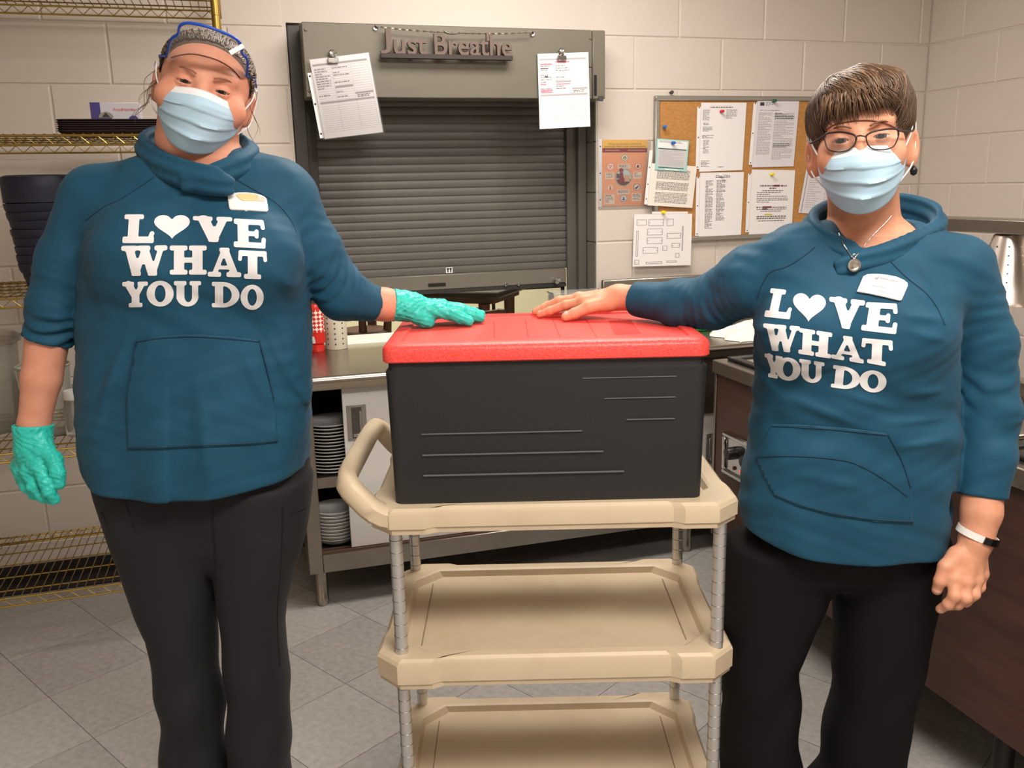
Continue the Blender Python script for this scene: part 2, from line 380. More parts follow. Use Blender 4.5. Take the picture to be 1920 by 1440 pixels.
# sign hanging on a chain
SIGN_Y = 3.385
sb = mat('sign_brown', (104, 88, 80), 0.55); sbd = mat('sign_bar', (52, 44, 42), 0.55)
p0, p1 = onY(713, 100, SIGN_Y), onY(960, 110, SIGN_Y)
SG = thing('hanging_sign', 'brown cut-out word sign hung on a chain across the shutter header', 'sign', ((p0[0]+p1[0])/2, SIGN_Y, (p0[2]+p1[2])/2))
W = p1[0]-p0[0]
part('base_bar', B().box(-W/2, W/2, -.012, .012, -.012, 0.004, .001), sbd, SG, rot=(0, 0, 0))
for txt, u0, u1 in (('J', 0.0, .082), ('ust', .098, .345), ('Breathe', .40, 1.0)):
    me = text_mesh(txt, 0.108, 0.010, 1.0, 0.0, 1.0, 0.0012)
    if txt == 'J':
        ys = [v.co.y for v in me.vertices]; lo_, hi_ = min(ys), max(ys)
        for v in me.vertices: v.co.y = (v.co.y-lo_)/(hi_-lo_)*.086
    xs = [v.co.x for v in me.vertices]; k = W*(u1-u0)/(max(xs)-min(xs)); mx = (max(xs)+min(xs))/2
    for v in me.vertices: v.co.x = (v.co.x-mx)*k
    me.materials.append(sb); o = link('lettering', me, SG, (-W/2+W*(u0+u1)/2, 0, .003), (pi/2, 0, 0)); o['label'] = 'cut-out lettering '+txt
e0, e1 = onY(704, 52, HY-.004), onY(998, 63, HY-.004)
ch = B(); n = 46
c0 = np.array(SG.location)
path = []
for i in range(n+1):
    t = i/n; p = e0+(e1-e0)*t; p = p+np.array([0, -.022*(1 if 0.02 < t < .98 else 0.2), -.012*4*t*(1-t)*1.0]); path.append(p-c0)
for i in range(n):
    a, c = path[i], path[i+1]; mid = (a+c)/2; d = (c-a)/np.linalg.norm(c-a); up = np.array([0, 0, 1.0]) if i % 2 else np.array([0, 1.0, 0])
    ring = [mid+d*0.0052*cos(q)+up*0.0022*sin(q) for q in np.linspace(0, 2*pi, 9)[:-1]]
    ch.tube(ring, 0.0012, 4, closed=True)
part('chain', ch, mat('chain_metal', (150, 140, 125), 0.3, 1.0), SG)
for p in (e0, e1):
    q = p-c0; part('eyelet', B().lathe([(.005, -.003), (.0085, -.004), (.0095, 0), (.0095, .004), (.005, .004)], 16, q, axis='y', close=True), chrome, SG)
mid = path[int(n*.46)]; part('chain_clasp', B().tube([mid+np.array([-.026, -.004, .006]), mid+np.array([-.012, -.006, -.003]), mid+np.array([.016, -.006, -.004]), mid+np.array([.03, -.004, .003])], .0035, 8), chrome, SG)
for px in (725, 914):
    p = onY(px, 66, SIGN_Y)-c0; part('hanger_tab', B().box(p[0]-.006, p[0]+.006, -.006, .008, p[2]-.022, p[2]+.008, .001), sb, SG)

# ---------------------------------------------------------------- sheets of paper
def sheet(name, px, Y, label, m=paper_w, lines=(), cat='paper', group=None, thick=0.0012, border=None, holes=None):
    P = [onY(x, y, Y) for x, y in px]; c = sum(P)/4
    o = thing(name, label, cat, tuple(c), 0, group)
    q = [p-c for p in P]
    f = B().add([*[p for p in q], *[p+np.array([0, thick, 0]) for p in q]], [(0, 1, 2, 3), (7, 6, 5, 4), (0, 4, 5, 1), (1, 5, 6, 2), (2, 6, 7, 3), (3, 7, 4, 0)])
    sh_ = part('sheet', f, m, o, None)
    def bl(u, v, lift): return (q[0]*(1-u)+q[1]*u)*(1-v)+(q[3]*(1-u)+q[2]*u)*v+np.array([0, -lift, 0])
    by = {}
    for it in lines:
        u0, v0, u1, v1, mm = it[:5]; lift = it[5] if len(it) > 5 else 0.0004
        by.setdefault((mm.name), (B(), mm))[0].quad(bl(u0, v0, lift), bl(u1, v0, lift), bl(u1, v1, lift), bl(u0, v1, lift))
    for k, (bb_, mm) in by.items(): part('print', bb_, mm, sh_, None, kind='stuff')
    return o, bl, sh_
def words(u0, u1, v, h, m, rnd, gap=0.012, wl=(0.02, 0.07)):
    out = []; u = u0
    while u < u1-0.01:
        w = min(rnd.uniform(*wl), u1-u); out.append((u, v, u+w, v+h, m)); u += w+gap
    return out
def para(u0, u1, v0, v1, n, m, seed, h=None, full=False, gap=0.012, wl=(0.02, 0.07)):
    r = random.Random(seed); out = []; dv = (v1-v0)/n; h = h or dv*.42
    for i in range(n):
        e = u1 if full or r.random() < .6 else u0+(u1-u0)*r.uniform(.35, .95)
        out += words(u0, e, v0+dv*i, h, m, r, gap, wl)
    return out
def ruled(u0, u1, v0, v1, n, m, h=0.003): return [(u0, v0+(v1-v0)*i/n, u1, v0+(v1-v0)*i/n+h, m) for i in range(n+1)]
def form(seed, hi):
    L = []
    g = mat('form_grey_band', (176, 172, 172), 0.8)
    L += [(.03, .065, .95, .09, g), (.34, .36, .64, .385, g), (.66, .46, .96, .485, g), (.04, .54, .96, .565, g)]
    L += ruled(.04, .33, .12, .53, 14, ink_l, .0025)+ruled(.34, .65, .12, .53, 14, ink_l, .0025)+ruled(.67, .95, .11, .44, 11, ink_l, .0025)+ruled(.05, .95, .60, .92, 12, ink_l, .0025)
    for u in (.335, .655, .955): L.append((u, .09, u+.003, .9, ink_l))
    r = random.Random(seed)
    for i in range(13):
        v = .13+.03*i
        if r.random() < .75: L += [x for x in words(.045, .045+r.uniform(.1, .26), v, .009, ink, r)]
        if r.random() < .5 and not .33 < v < .4: L += [x for x in words(.345, .345+r.uniform(.1, .28), v, .009, ink, r)]
    if hi:
        for (u0, u1, v) in ((.34, .62, .105), (.045, .28, .135), (.045, .15, .395), (.345, .62, .4), (.045, .27, .478), (.045, .27, .505)): L.append((u0, v, u1, v+.016, pink, .0006))
        L += [(.045, .19, .2, .203, ink_d, .0006), (.12, .295, .19, .308, ink_d, .0006)]
    L += words(.68, .9, .495, .01, ink, r)+words(.68, .88, .515, .01, ink, r)
    return L
def bulldog(o, c, name='magnet_clip'):
    k = B().box(c[0]-.019, c[0]+.019, -.0125, -.002, c[2]-.012, c[2]+.006, .002); q = part('clip', k, chrome, o, loc=(0, 0, 0))
    part('magnet_disc', B().lathe([(0, -.013), (.010, -.012), (.0145, -.007), (.0145, .004), (.010, .006)], 20, (c[0], 0, c[2]+.020), axis='y'), chrome, q)
hp, bl, _ = sheet('hung_form', ((580, 112), (691, 98.5), (718.5, 247.7), (609, 260.6)), HY-.012, 'tilted form in a clear plastic sleeve clipped to the left of the shutter header', paper_w, form(3, False))
c = onY(624, 112, HY-.012)-np.array(hp.location); bulldog(hp, c)
sl = part('plastic_sleeve', B().add([bl(-.03, -.01, .0015), bl(1.02, -.01, .0015), bl(1.02, 1.01, .0015), bl(-.03, 1.01, .0015)], [(0, 1, 2, 3)]), glassy('clear_sleeve', (240, 240, 240), .04, .12), hp, None)
part('binding_strip', B().add([bl(-.075, .16, .0002), bl(-.005, .16, .0002), bl(-.005, .985, .0002), bl(-.075, .985, .0002)], [(0, 1, 2, 3)]), paper_w, sl, None)
for v in (.2, .55, .93): part('punch_hole', B().add([np.array(bl(-.045, v, .0008))+np.array([.0035*cos(t), 0, .0035*sin(t)]) for t in np.linspace(0, 2*pi, 11)[:-1]], [tuple(range(10))]), black_gap, sl, None)
hp, bl, _ = sheet('hung_form', ((1008, 101), (1103, 98), (1107, 237), (1012, 242)), HY-.012, 'upright form with pink highlighted rows clipped to the right of the shutter header', paper_w, form(5, True))
c = onY(1052, 108, HY-.012)-np.array(hp.location); bulldog(hp, c)

# ---------------------------------------------------------------- bulletin board and wall notices
BX0, BX1, BZ0, BZ1, BY = 1.694, 2.605, 1.176, 1.782, 3.528
bd = thing('bulletin_board', 'cork bulletin board with an aluminium frame on the block wall', 'board', ((BX0+BX1)/2, BY, BZ0))
bc = np.array(bd.location)
cork = mat('cork', (176, 124, 66), 0.85, var=(140, (196, 144, 84), .35, .7), bump=(300, .3, .001)); alu = mat('aluminium', (170, 168, 162), 0.4, 0.9)
part('cork_panel', B().box(BX0-bc[0]+.02, BX1-bc[0]-.02, .004, .018, .02, BZ1-BZ0-.02), cork, bd)
for (x0, x1, z0, z1) in ((BX0, BX1, BZ0, BZ0+.02), (BX0, BX1, BZ1-.02, BZ1), (BX0, BX0+.02, BZ0+.02, BZ1-.02), (BX1-.02, BX1, BZ0+.02, BZ1-.02)):
    part('frame_rail', B().box(x0-bc[0], x1-bc[0], -.004, .0215, z0-BZ0, z1-BZ0, .003), alu, bd)
pk = onY(1259, 173, 3.535); tag(part('wall_screw', B().lathe([(0, -.012), (.006, -.011), (.008, -.004), (.004, 0), (.004, .017)], 12, (0, 0, 0), axis='y'), frame_dark, None, loc=tuple(pk)), 'small dark screw in the wall just above the bulletin board', 'screw')
YP = BY+.003-.0035
def strip(o, bl, sh_, u0=-.085, v=( .07, .5, .93), v0=.06, v1=.96):
    s_ = part('binding_strip', B().add([bl(u0, v0, -.0002), bl(-.004, v0, -.0002), bl(-.004, v1, -.0002), bl(u0, v1, -.0002)], [(0, 1, 2, 3)]), paper_w, o, None)
    for q in v: part('punch_hole', B().add([np.array(bl(u0/2, q, .0003))+np.array([.003*cos(t), 0, .003*sin(t)]) for t in np.linspace(0, 2*pi, 9)[:-1]], [tuple(range(8))]), ink_d, s_, None)
r = random.Random(1)
L = words(.2, .72, .06, .014, ink, r)+para(.04, .2, .10, .26, 11, ink, 4)+para(.06, .22, .29, .33, 2, ink_d, 6)+para(.05, .26, .35, .42, 4, ink_d, 7)+para(.04, .3, .47, .52, 3, ink_d, 8)+para(.07, .2, .54, .74, 10, ink, 9)+para(.03, .22, .84, .94, 5, ink, 10)+para(.56, .8, .1, .24, 9, ink, 11)+words(.42, .56, .935, .01, ink, r)
o, bl, s_ = sheet('notice_sheet', ((1315, 192.5), (1400, 192.5), (1392, 319), (1311, 322)), YP, 'white list sheet held by a red push pin on the cork board', paper_w, L); strip(o, bl, s_)
L = [(.07, .05, .17, .1, ink_d)]+para(.2, .42, .05, .11, 3, ink, 12)+words(.08, .55, .16, .008, ink, r)+para(.06, .38, .2, .82, 26, ink_l, 13, h=.012)+para(.44, .92, .2, .9, 30, ink_l, 14, h=.012)+para(.44, .9, .2, .3, 4, ink, 15)+para(.46, .88, .65, .72, 3, ink, 16)
o, bl, s_ = sheet('notice_sheet', ((1420.5, 185), (1499, 187), (1488, 312), (1410, 314)), YP, 'grey-white text sheet held by a green push pin at the top of the cork board', mat('paper_grey', (222, 220, 226), .75), L); strip(o, bl, s_)
L = words(.35, .68, .04, .01, ink, r)+words(.35, .68, .065, .012, ink_d, r)+para(.13, .3, .12, .86, 36, ink, 17, h=.01)+para(.38, .58, .12, .74, 30, ink, 18, h=.01)
o, bl, s_ = sheet('notice_sheet', ((1313, 324), (1395, 322.5), (1389, 445), (1310, 447)), YP, 'white two-column list sheet on the lower cork board below the red-pinned sheet', paper_w, L); strip(o, bl, s_)
red_i = mat('ink_maroon', (120, 52, 58), .8); yel_i = mat('ink_yellow', (214, 196, 60), .8); gr_i = mat('ink_green_grey', (70, 92, 84), .8)
L = words(.2, .52, .235, .022, ink, r)+[(.52, .23, .66, .26, red_i)]+words(.68, .82, .235, .022, red_i, r)+words(.42, .58, .275, .02, ink, r)+words(.26, .74, .315, .015, ink, r)+para(.14, .86, .345, .52, 6, ink, 20, h=.012)+words(.14, .26, .57, .02, ink, r)+[(.28, .565, .5, .59, red_i), (.28, .595, .4, .615, gr_i)]+words(.52, .84, .575, .015, ink, r)+words(.15, .84, .605, .012, ink, r)+words(.24, .72, .635, .012, ink, r)+[(.34, .685, .52, .705, yel_i)]+words(.16, .84, .715, .018, ink, r)+words(.16, .84, .745, .018, ink, r)+words(.2, .8, .785, .014, ink, r)
o, bl, s_ = sheet('notice_sheet', ((1410, 318), (1491, 319), (1484, 437), (1404, 440)), YP, 'white sheet with maroon and yellow marked words under a yellow pin on the cork board', paper_w, L); strip(o, bl, s_)
L = para(.14, .5, .1, .9, 16, ink_l, 21, h=.014)+para(.6, .9, .5, .75, 6, ink_l, 22, h=.014)+[(.06, .02, .075, .98, ink)]
sheet('notice_sheet', ((1512, 316), (1580, 318), (1565, 404), (1497, 399)), YP, 'white sheet at the right end of the cork board beside the glasses-wearing woman', mat('paper_grey', (222, 220, 226), .75), L)
L = para(.1, .9, .16, .9, 22, ink_l, 30)
tl = mat('card_aqua', (160, 214, 208), .7)
L = para(.08, .8, .06, .13, 2, ink, 23)+[(.07, .30, .93, .325, ink_d), (.1, .90, .9, .925, ink_d)]
L2 = [(.04, .04, .96, .28, paper_w, .0003), (.05, .33, .95, .88, mat('copy_grey', (206, 204, 206), .8), .0003), (.3, .94, .75, .975, paper_w, .0003)]+[(*x[:5], .0006) for x in L+para(.1, .88, .36, .86, 16, ink_l, 24)]
typ, bl, s_ = sheet('typed_letter', ((1222, 306), (1307, 312), (1298, 390), (1214, 385)), YP-.008, 'cream typed letter hanging over the left edge of the cork board', paper_c, para(.14, .86, .12, .36, 9, ink, 25, h=.014, full=True)+para(.14, .86, .42, .62, 7, ink, 26, h=.014, full=True)+para(.14, .86, .67, .93, 8, ink, 27, h=.014, full=True))
strip(typ, bl, s_, -.075, (.1, .5, .85), -.3, .98)
sheet('aqua_card', ((1232, 259.5), (1292, 264), (1287, 322), (1228, 318)), YP-.012, 'small aqua bordered card pinned over the typed letter with a blue pin', tl, L2)
# floor plan sheet
def mp(x, y): return (((1110+x*.19444)-1189)/(1297-1189), ((240+y*.19444)-401.5)/(498.5-401.5))
L = []
for (x0, y0, x1, y1, nt_) in ((430, 882, 522, 935, 1), (543, 880, 687, 942, 2), (718, 877, 782, 943, 0), (533, 968, 679, 1031, 2), (533, 1053, 679, 1114, 2), (721, 1013, 857, 1066, 2), (497, 1145, 641, 1206, 2), (684, 1135, 728, 1180, 1), (771, 1112, 851, 1154, 2), (808, 1209, 848, 1252, 0), (431, 988, 451, 1231, 0), (868, 948, 880, 1185, 0), (423, 1266, 465, 1310, 1), (530, 1287, 683, 1308, 0), (728, 1282, 823, 1297, 0)):
    (u0, v0), (u1, v1) = mp(x0, y0), mp(x1, y1); t = .007
    L += [(u0, v0, u1, v0+t, ink), (u0, v1-t, u1, v1, ink), (u0, v0, u0+t, v1, ink), (u1-t, v0, u1, v1, ink)]
    vm = (v0+v1)/2
    if nt_ >= 1: L.append((u0, vm, u0+.035, vm+.005, ink))
    if nt_ >= 2: L.append((u1-.035, vm, u1, vm+.005, ink))
o, bl, s_ = sheet('floor_plan_sheet', ((1189.5, 402), (1298, 401), (1295, 497), (1186, 500)), YP-.006, 'white sheet with a plan of outlined boxes hanging below the cork board', paper_w, L)
part('binding_strip', B().add([bl(.3, -.05, -.0002), bl(.92, -.045, -.0002), bl(.92, -.002, -.0002), bl(.3, -.004, -.0002)], [(0, 1, 2, 3)]), paper_w, o, None)
# orange poster
org = mat('poster_orange', (238, 166, 122), .6, var=(6, (244, 192, 158), .3, .8)); ye = mat('poster_yellow', (240, 196, 96), .6); mar = mat('poster_maroon', (146, 44, 48), .6); brn = mat('poster_brown_text', (134, 96, 36), .6)
ppale = mat('poster_pale', (240, 226, 212), .6)
L = [(0.0, 0.0, 1.0, .125, ye, .0003), (0.0, .125, 1.0, .19, mar, .0003), (.06, .155, .38, .161, ppale, .0006), (.56, .155, .95, .161, ppale, .0006)]
for (u0, v0, u1, v1) in ((.35, .365, .63, .43), (.07, .485, .26, .585), (.7, .485, .89, .585), (.05, .82, .28, .965), (.68, .81, .9, .93), (.34, .75, .62, .82)):
    L.append((u0, v0, u1, v1, ppale, .0003)); L += [(*x[:5], .0006) for x in para(u0+.02, u1-.02, v0+.012, v1-.01, max(3, int((v1-v0)/.022)), ink, int(u0*100), h=.008)]
po, bl, s_ = sheet('poster', ((1129.5, 262), (1214, 262), (1210, 385), (1129, 387)), YB-.004, 'orange food safety poster taped to the wall left of the cork board', org, L, 'poster')
def disc(u, v, ru, m, lift, name='emblem', asp=.69, n=28, par=None):
    k = B().add([bl(u+ru*cos(t), v+ru*asp*sin(t), lift) for t in np.linspace(0, 2*pi, n+1)[:-1]], [tuple(range(n))])
    return part(name, k, m, par or s_, None)
cc = [(.5, .27, .075, (84, 130, 84)), (.18, .40, .082, (196, 92, 84)), (.8, .40, .07, (150, 52, 60)), (.18, .72, .075, (200, 110, 66)), (.79, .715, .078, (60, 66, 110)), (.49, .885, .08, (66, 108, 168))]
for i, (u, v, rr, c) in enumerate(cc):
    disc(u, v, rr, mat('emblem_rim_%d' % i, tuple(min(255, x+40) for x in c), .6), .0006); disc(u, v, rr*.86, ppale, .0009)
    k = B()
    if i == 0:
        for q in ([(-.6, -.05), (0, -.55), (.6, -.05), (.45, -.05), (.45, .5), (-.45, .5), (-.45, -.05)],): k.add([bl(u+x*rr, v+y*rr*.69, .0012) for x, y in q], [tuple(range(len(q)))])
        k.add([bl(u+x*rr, v+y*rr*.69, .0014) for x, y in ((-.22, 0), (.22, 0), (.22, .3), (-.22, .3))], [(0, 1, 2, 3)], 1)
    elif i == 1:
        for (x, y, a) in ((-.3, -.2, .5), (.25, -.15, -.6), (0, .35, .2)): k.add([bl(u+(x+.3*cos(a+t)*(1 if tt % 2 == 0 else .55))*rr, v+(y+.3*sin(a+t)*.55)*rr*.69, .0012) for tt, t in enumerate(np.linspace(0, 2*pi, 9)[:-1])], [tuple(range(8))])
    elif i == 2: k.add([bl(u+x*rr, v+y*rr*.69, .0012) for x, y in ((-.35, .5), (-.4, -.2), (-.1, -.5), (.1, -.5), (.4, -.2), (.35, .5))], [tuple(range(6))])
    elif i == 3: k.add([bl(u+x*rr, v+y*rr*.69, .0012) for x, y in ((-.3, .6), (-.16, -.1), (-.16, -.6), (.16, -.6), (.16, -.1), (.3, .6))], [tuple(range(6))])
    elif i == 4: k.add([bl(u+x*rr, v+y*rr*.69, .0012) for x, y in ((-.5, .5), (-.5, .1), (.1, -.1), (.4, -.55), (.6, -.35), (.25, .2), (-.1, .6))], [tuple(range(7))])
    else: k.add([bl(u+x*rr, v+y*rr*.69, .0012) for x, y in ((-.55, .5), (-.15, .1), (-.15, -.1), (-.3, -.1), (0, -.5), (.3, -.1), (.15, -.1), (.15, .1), (.55, .5))], [tuple(range(9))])
    part('emblem_mark', k, [mat('emblem_mark_%d' % i, c, .6), ppale], s_, None)
disc(.48, .565, .185, mat('poster_ring', (150, 170, 176), .6), .0006, asp=.72); disc(.48, .565, .17, mat('poster_sky', (204, 216, 214), .6), .0009, asp=.72)
k = B(); g = lambda pts: k.add([bl(x, y, .0012) for x, y in pts], [tuple(range(len(pts)))], 0)
k.add([bl(.48+.168*cos(t), .565+.168*.72*sin(t), .0011) for t in np.linspace(.25, pi-.25, 16)], [tuple(range(16))], 1)
g([(.38, .44), (.42, .42), (.47, .44), (.47, .48), (.38, .48)]); g([(.39, .485), (.46, .485), (.48, .56), (.52, .61), (.50, .65), (.37, .65), (.38, .56)])
k.add([bl(x, y, .0013) for x, y in ((.32, .51), (.38, .51), (.38, .58), (.32, .58))], [(0, 1, 2, 3)], 2); k.add([bl(x, y, .0013) for x, y in ((.5, .53), (.62, .53), (.62, .63), (.5, .63))], [(0, 1, 2, 3)], 3)
part('picture', k, [mar, mat('poster_soil', (104, 66, 56), .6), mat('poster_slate', (74, 80, 92), .6), mat('poster_beige', (214, 178, 150), .6)], s_, None)
Wp = np.linalg.norm(onY(1214, 262, YB)-onY(1129.5, 262, YB))
for txt, v, w in (('Ways to prevent norovirus', .075, .74), ('outbreaks from food contamination', .113, .92)):
    me = text_mesh(txt, .011); xs = [q.co.x for q in me.vertices]; kk = Wp*w/(max(xs)-min(xs))
    for q in me.vertices: q.co.x *= kk
    me.materials.append(brn); p = bl(.5, v, .0007); link('title', me, s_, tuple(p), (pi/2, 0, 0))
strip(po, bl, s_, -.09, (.1, .5, .9), -.01, 1.01)
part('plastic_sleeve', B().add([bl(-.1, -.02, .002), bl(1.07, -.02, .002), bl(1.07, 1.03, .002), bl(-.1, 1.03, .002)], [(0, 1, 2, 3)]), MATS['clear_sleeve'], po, None)
# push pins
def pin(px, py, c, label, y=YP):
    p = onY(px, py, y-.004); m = mat('pin_'+label.split()[0], c, .3)
    tag(part('push_pin', B().lathe([(0, -.02), (.006, -.0195), (.0065, -.015), (.0042, -.013), (.0042, -.006), (.007, -.003), (.007, 0), (.0008, .001), (.0006, .006)], 14, (0, 0, 0), axis='y'), m, None, loc=tuple(p)), label, 'push pin')
pin(1352, 209, (206, 44, 70), 'red push pin through the white list sheet'); pin(1245, 238, (48, 120, 190), 'lone blue push pin in bare cork near the board corner'); pin(1261, 268, (40, 96, 190), 'blue push pin through the aqua card', YP-.013)
pin(1450, 189.5, (24, 96, 70), 'green push pin at the top of the grey-white text sheet'); pin(1446, 327, (240, 214, 40), 'yellow push pin through the sheet with maroon words'); pin(1243, 398, (244, 226, 30), 'bright yellow push pin above the floor plan sheet', YP-.006); pin(1351, 328, (236, 234, 236), 'white push pin through the two-column list sheet')
# ---------------------------------------------------------------- serving cabinet under the hatch
CY = 2.95
cb = thing('serving_cabinet', 'stainless cabinet with white sliding doors under the serving hatch', 'cabinet', (1.05, 3.2, 0))
def cl(x, y): return x-1.05, y-3.2
def cbox(b_, x0, x1, y0, y1, z0, z1, bev=0.0, m=0): return b_.box(x0-1.05, x1-1.05, y0-3.2, y1-3.2, z0, z1, bev, m)
k = B(); cbox(k, .13, .178, CY, 3.50, .13, .80, .002); cbox(k, .178, 2.3, CY, CY+.03, .13, .197, .002); cbox(k, 2.25, 2.3, CY, 3.5, .197, .80, .002); cbox(k, .178, 2.25, CY, CY+.03, .778, .80); part('frame', k, steel_x, cb)
k = B(); cbox(k, .178, 2.25, CY+.03, 3.5, .17, .19); cbox(k, .178, 2.25, 3.48, 3.5, .19, .80); part('carcass', k, mat('cabinet_inside', (70, 66, 62), .6, .4), cb)
k = B(); cbox(k, .179, 2.25, CY+.06, 3.48, .452, .458); cbox(k, .179, 2.25, CY+.055, CY+.06, .42, .458); part('middle_shelf', k, steel_x, cb)
k = B(); cbox(k, .178, 2.25, CY+.004, CY+.012, .197, .205); cbox(k, .178, 2.25, CY+.03, CY+.036, .197, .206); part('door_track', k, mat('track_brown', (92, 70, 58), .5), cb)
def door(x0, x1, y, z0, z1, hx0, hx1, hz0, hz1):
    k = B(); cbox(k, x0, x1, y, y+.012, z0, z1, .002); d = part('sliding_door', k, white_lam, cb)
    k = B(); h_ = .008
    cbox(k, hx0, hx1, y-.003, y+.001, hz1-h_, hz1, .001); cbox(k, hx0, hx1, y-.003, y+.001, hz0, hz0+h_, .001); cbox(k, hx0, hx0+.016, y-.003, y+.001, hz0+h_, hz1-h_, .001); cbox(k, hx1-.016, hx1, y-.003, y+.001, hz0+h_, hz1-h_, .001)
    kk_ = B(); cbox(kk_, hx0+.012, hx1-.012, y-.0008, y-.0002, hz0+.006, hz1-.006)
    cbox(k, hx0+.018, hx1-.016, y-.006, y-.001, hz0+.012, hz0+.024, .002); cbox(k, hx1-.024, hx1-.016, y-.004, y-.001, hz0+.02, hz1-.02, .001)
    pl_ = part('recessed_pull', k, mat('pull_steel', (168, 164, 158), .42, .8), d, label='brushed steel recessed finger pull'); part('pull_cup', kk_, mat('pull_cup', (96, 92, 88), .5, .6), d)
    return d
d1 = door(.279, 1.02, CY+.012, .206, .777, .291, .357, .592, .716)
p0, p1 = onY(700, 793, CY+.011), onY(719, 784, CY+.011); k = B(); cbox(k, p0[0], p1[0], CY+.0112, CY+.0118, p0[2], p1[2]); part('tape', k, mat('masking_tape', (206, 200, 176), .7), d1)
door(1.0, 1.74, CY+.027, .206, .555, 1.662, 1.70, .35, .475)
k = B(); cbox(k, 1.03, 2.24, CY+.006, CY+.026, .56, .777, .002); part('drawer_front', k, steel_x, cb)
for x, y in ((.17, 2.985), (.17, 3.45), (1.588, 2.985), (1.588, 3.45), (2.25, 2.985), (2.25, 3.45)):
    k = B().lathe([(.021, .13), (.021, .03), (.0225, .028), (.0225, .012), (.019, 0)], 18, (*cl(x, y), 0)); part('leg', k, steel, cb)
# worktop
wt = thing('worktop', 'long stainless steel worktop with rolled front edge in front of the serving hatch', 'worktop', (1.4, 3.2, .801))
k = B().box(.115-1.4, 2.9-1.4, 2.928-3.2, 3.52-3.2, 0, .029, .003); part('top', k, steel, wt)
k = B().tube([(.115-1.4, 2.928-3.2, .014), (2.9-1.4, 2.928-3.2, .014)], .0155, 14); k.box(.115-1.4, 2.9-1.4, 2.914-3.2, 2.93-3.2, -.012, .013); part('rolled_edge', k, steel, wt)
k = B().box(1.447-1.4, 2.9-1.4, 3.497-3.2, 3.52-3.2, .03, .23, .004); part('backsplash', k, steel_x, wt)
WZ = .8302
# plates in the open bay
plate_m = mat('white_china', (226, 226, 224), 0.22, coat=.3)
pl_prof = [(0, .004), (.052, .004), (.056, .002), (.060, .004), (.088, .0135), (.094, .0165), (.096, .0175), (.096, .0195), (.093, .0195), (.086, .0165), (.058, .0075), (0, .0065)]
pme = B().lathe(pl_prof, 32).mesh('plate', plate_m, 50)
bowl_prof = [(0, .003), (.035, .003), (.038, .0), (.042, .003), (.068, .016), (.078, .030), (.0805, .0325), (.078, .0335), (.064, .019), (.04, .0075), (0, .0065)]
bme = B().lathe(bowl_prof, 30).mesh('bowl', plate_m, 50)
for i in range(15):
    tag(link('plate', pme, None, (.246+random.uniform(-.0015, .0015), 3.09+random.uniform(-.0015, .0015), .4585+i*.0118)), 'white dinner plate, %s of the front stack on the cabinet middle shelf' % nth(14-i), 'plate', 'plates stacked on the middle shelf')
for i in range(9):
    tag(link('soup_plate', bme, None, (.238+random.uniform(-.001, .001), 3.08+random.uniform(-.001, .001), .1905+i*.0125)), 'white soup plate, %s of the stack on the cabinet floor' % nth(8-i), 'plate', 'soup plates stacked on the cabinet floor')
for i in range(8):
    tag(link('plate', pme, None, (.262+random.uniform(-.0015, .0015), 3.34+random.uniform(-.0015, .0015), .4585+i*.0118)), 'white dinner plate, %s of the back stack on the cabinet middle shelf' % nth(7-i), 'plate', 'plates stacked at the back of the middle shelf')
# things on the worktop
q = onZ(597, 660, WZ); kx, ky = q[0], q[1]+.02
kt = thing('ketchup_bottle', 'upside-down red squeeze bottle with a gingham label on the worktop', 'bottle', (kx, ky, WZ))
redp = mat('red_plastic', (206, 36, 28), .3, coat=.2); gm = bpy.data.materials.new('gingham'); gm.use_nodes = True
nt = gm.node_tree; bs = nt.nodes['Principled BSDF']; bs.inputs['Roughness'].default_value = .4
tc = nt.nodes.new('ShaderNodeTexCoord'); mp_ = nt.nodes.new('ShaderNodeMapping'); mp_.inputs['Rotation'].default_value = (0, radians(45), 0); mp_.inputs['Scale'].default_value = (90, 90, 90)
ck = nt.nodes.new('ShaderNodeTexChecker'); ck.inputs['Scale'].default_value = 1.0; ck.inputs['Color1'].default_value = L3((200, 40, 34)); ck.inputs['Color2'].default_value = L3((240, 225, 215))
nt.links.new(tc.outputs['Object'], mp_.inputs[0]); nt.links.new(mp_.outputs[0], ck.inputs['Vector']); nt.links.new(ck.outputs['Color'], bs.inputs['Base Color'])
def oval(prof, n=26, sx=1.0, sy=.7):
    k = B().lathe(prof, n); k.v = [(x*sx, y*sy, z) for x, y, z in k.v]; return k
part('cap', oval([(.0255, 0), (.027, .003), (.027, .024), (.022, .027)]), redp, kt)
part('bottle_body', oval([(.022, .027), (.030, .033), (.0315, .06), (.029, .085), (.031, .12), (.030, .165), (.024, .178), (0, .181)]), redp, kt)
k = oval([(.0316, .062), (.0292, .086), (.0312, .12), (.0302, .163)]); part('gingham_label', oval([(.0318, .075), (.0297, .087), (.0317, .12), (.0308, .16)]), gm, kt)
part('barcode', B().box(-.022, -.008, -.0205, -.0195, .034, .06, 0), mat('barcode_grey', (190, 190, 190), .6), kt)
q = onZ(628, 651, WZ); cx, cy = q[0]+.005, q[1]-.005
cn = thing('perforated_canister', 'off-white plastic canister with rows of holes beside the ketchup bottle', 'canister', (cx, cy-.02, WZ))
cw = mat('offwhite_plastic', (224, 218, 200), .4)
part('canister_body', B().lathe([(.040, 0), (.0425, .003), (.043, .15), (.045, .152), (.045, .158), (.0415, .158), (.039, .006), (0, .005)], 32), cw, cn)
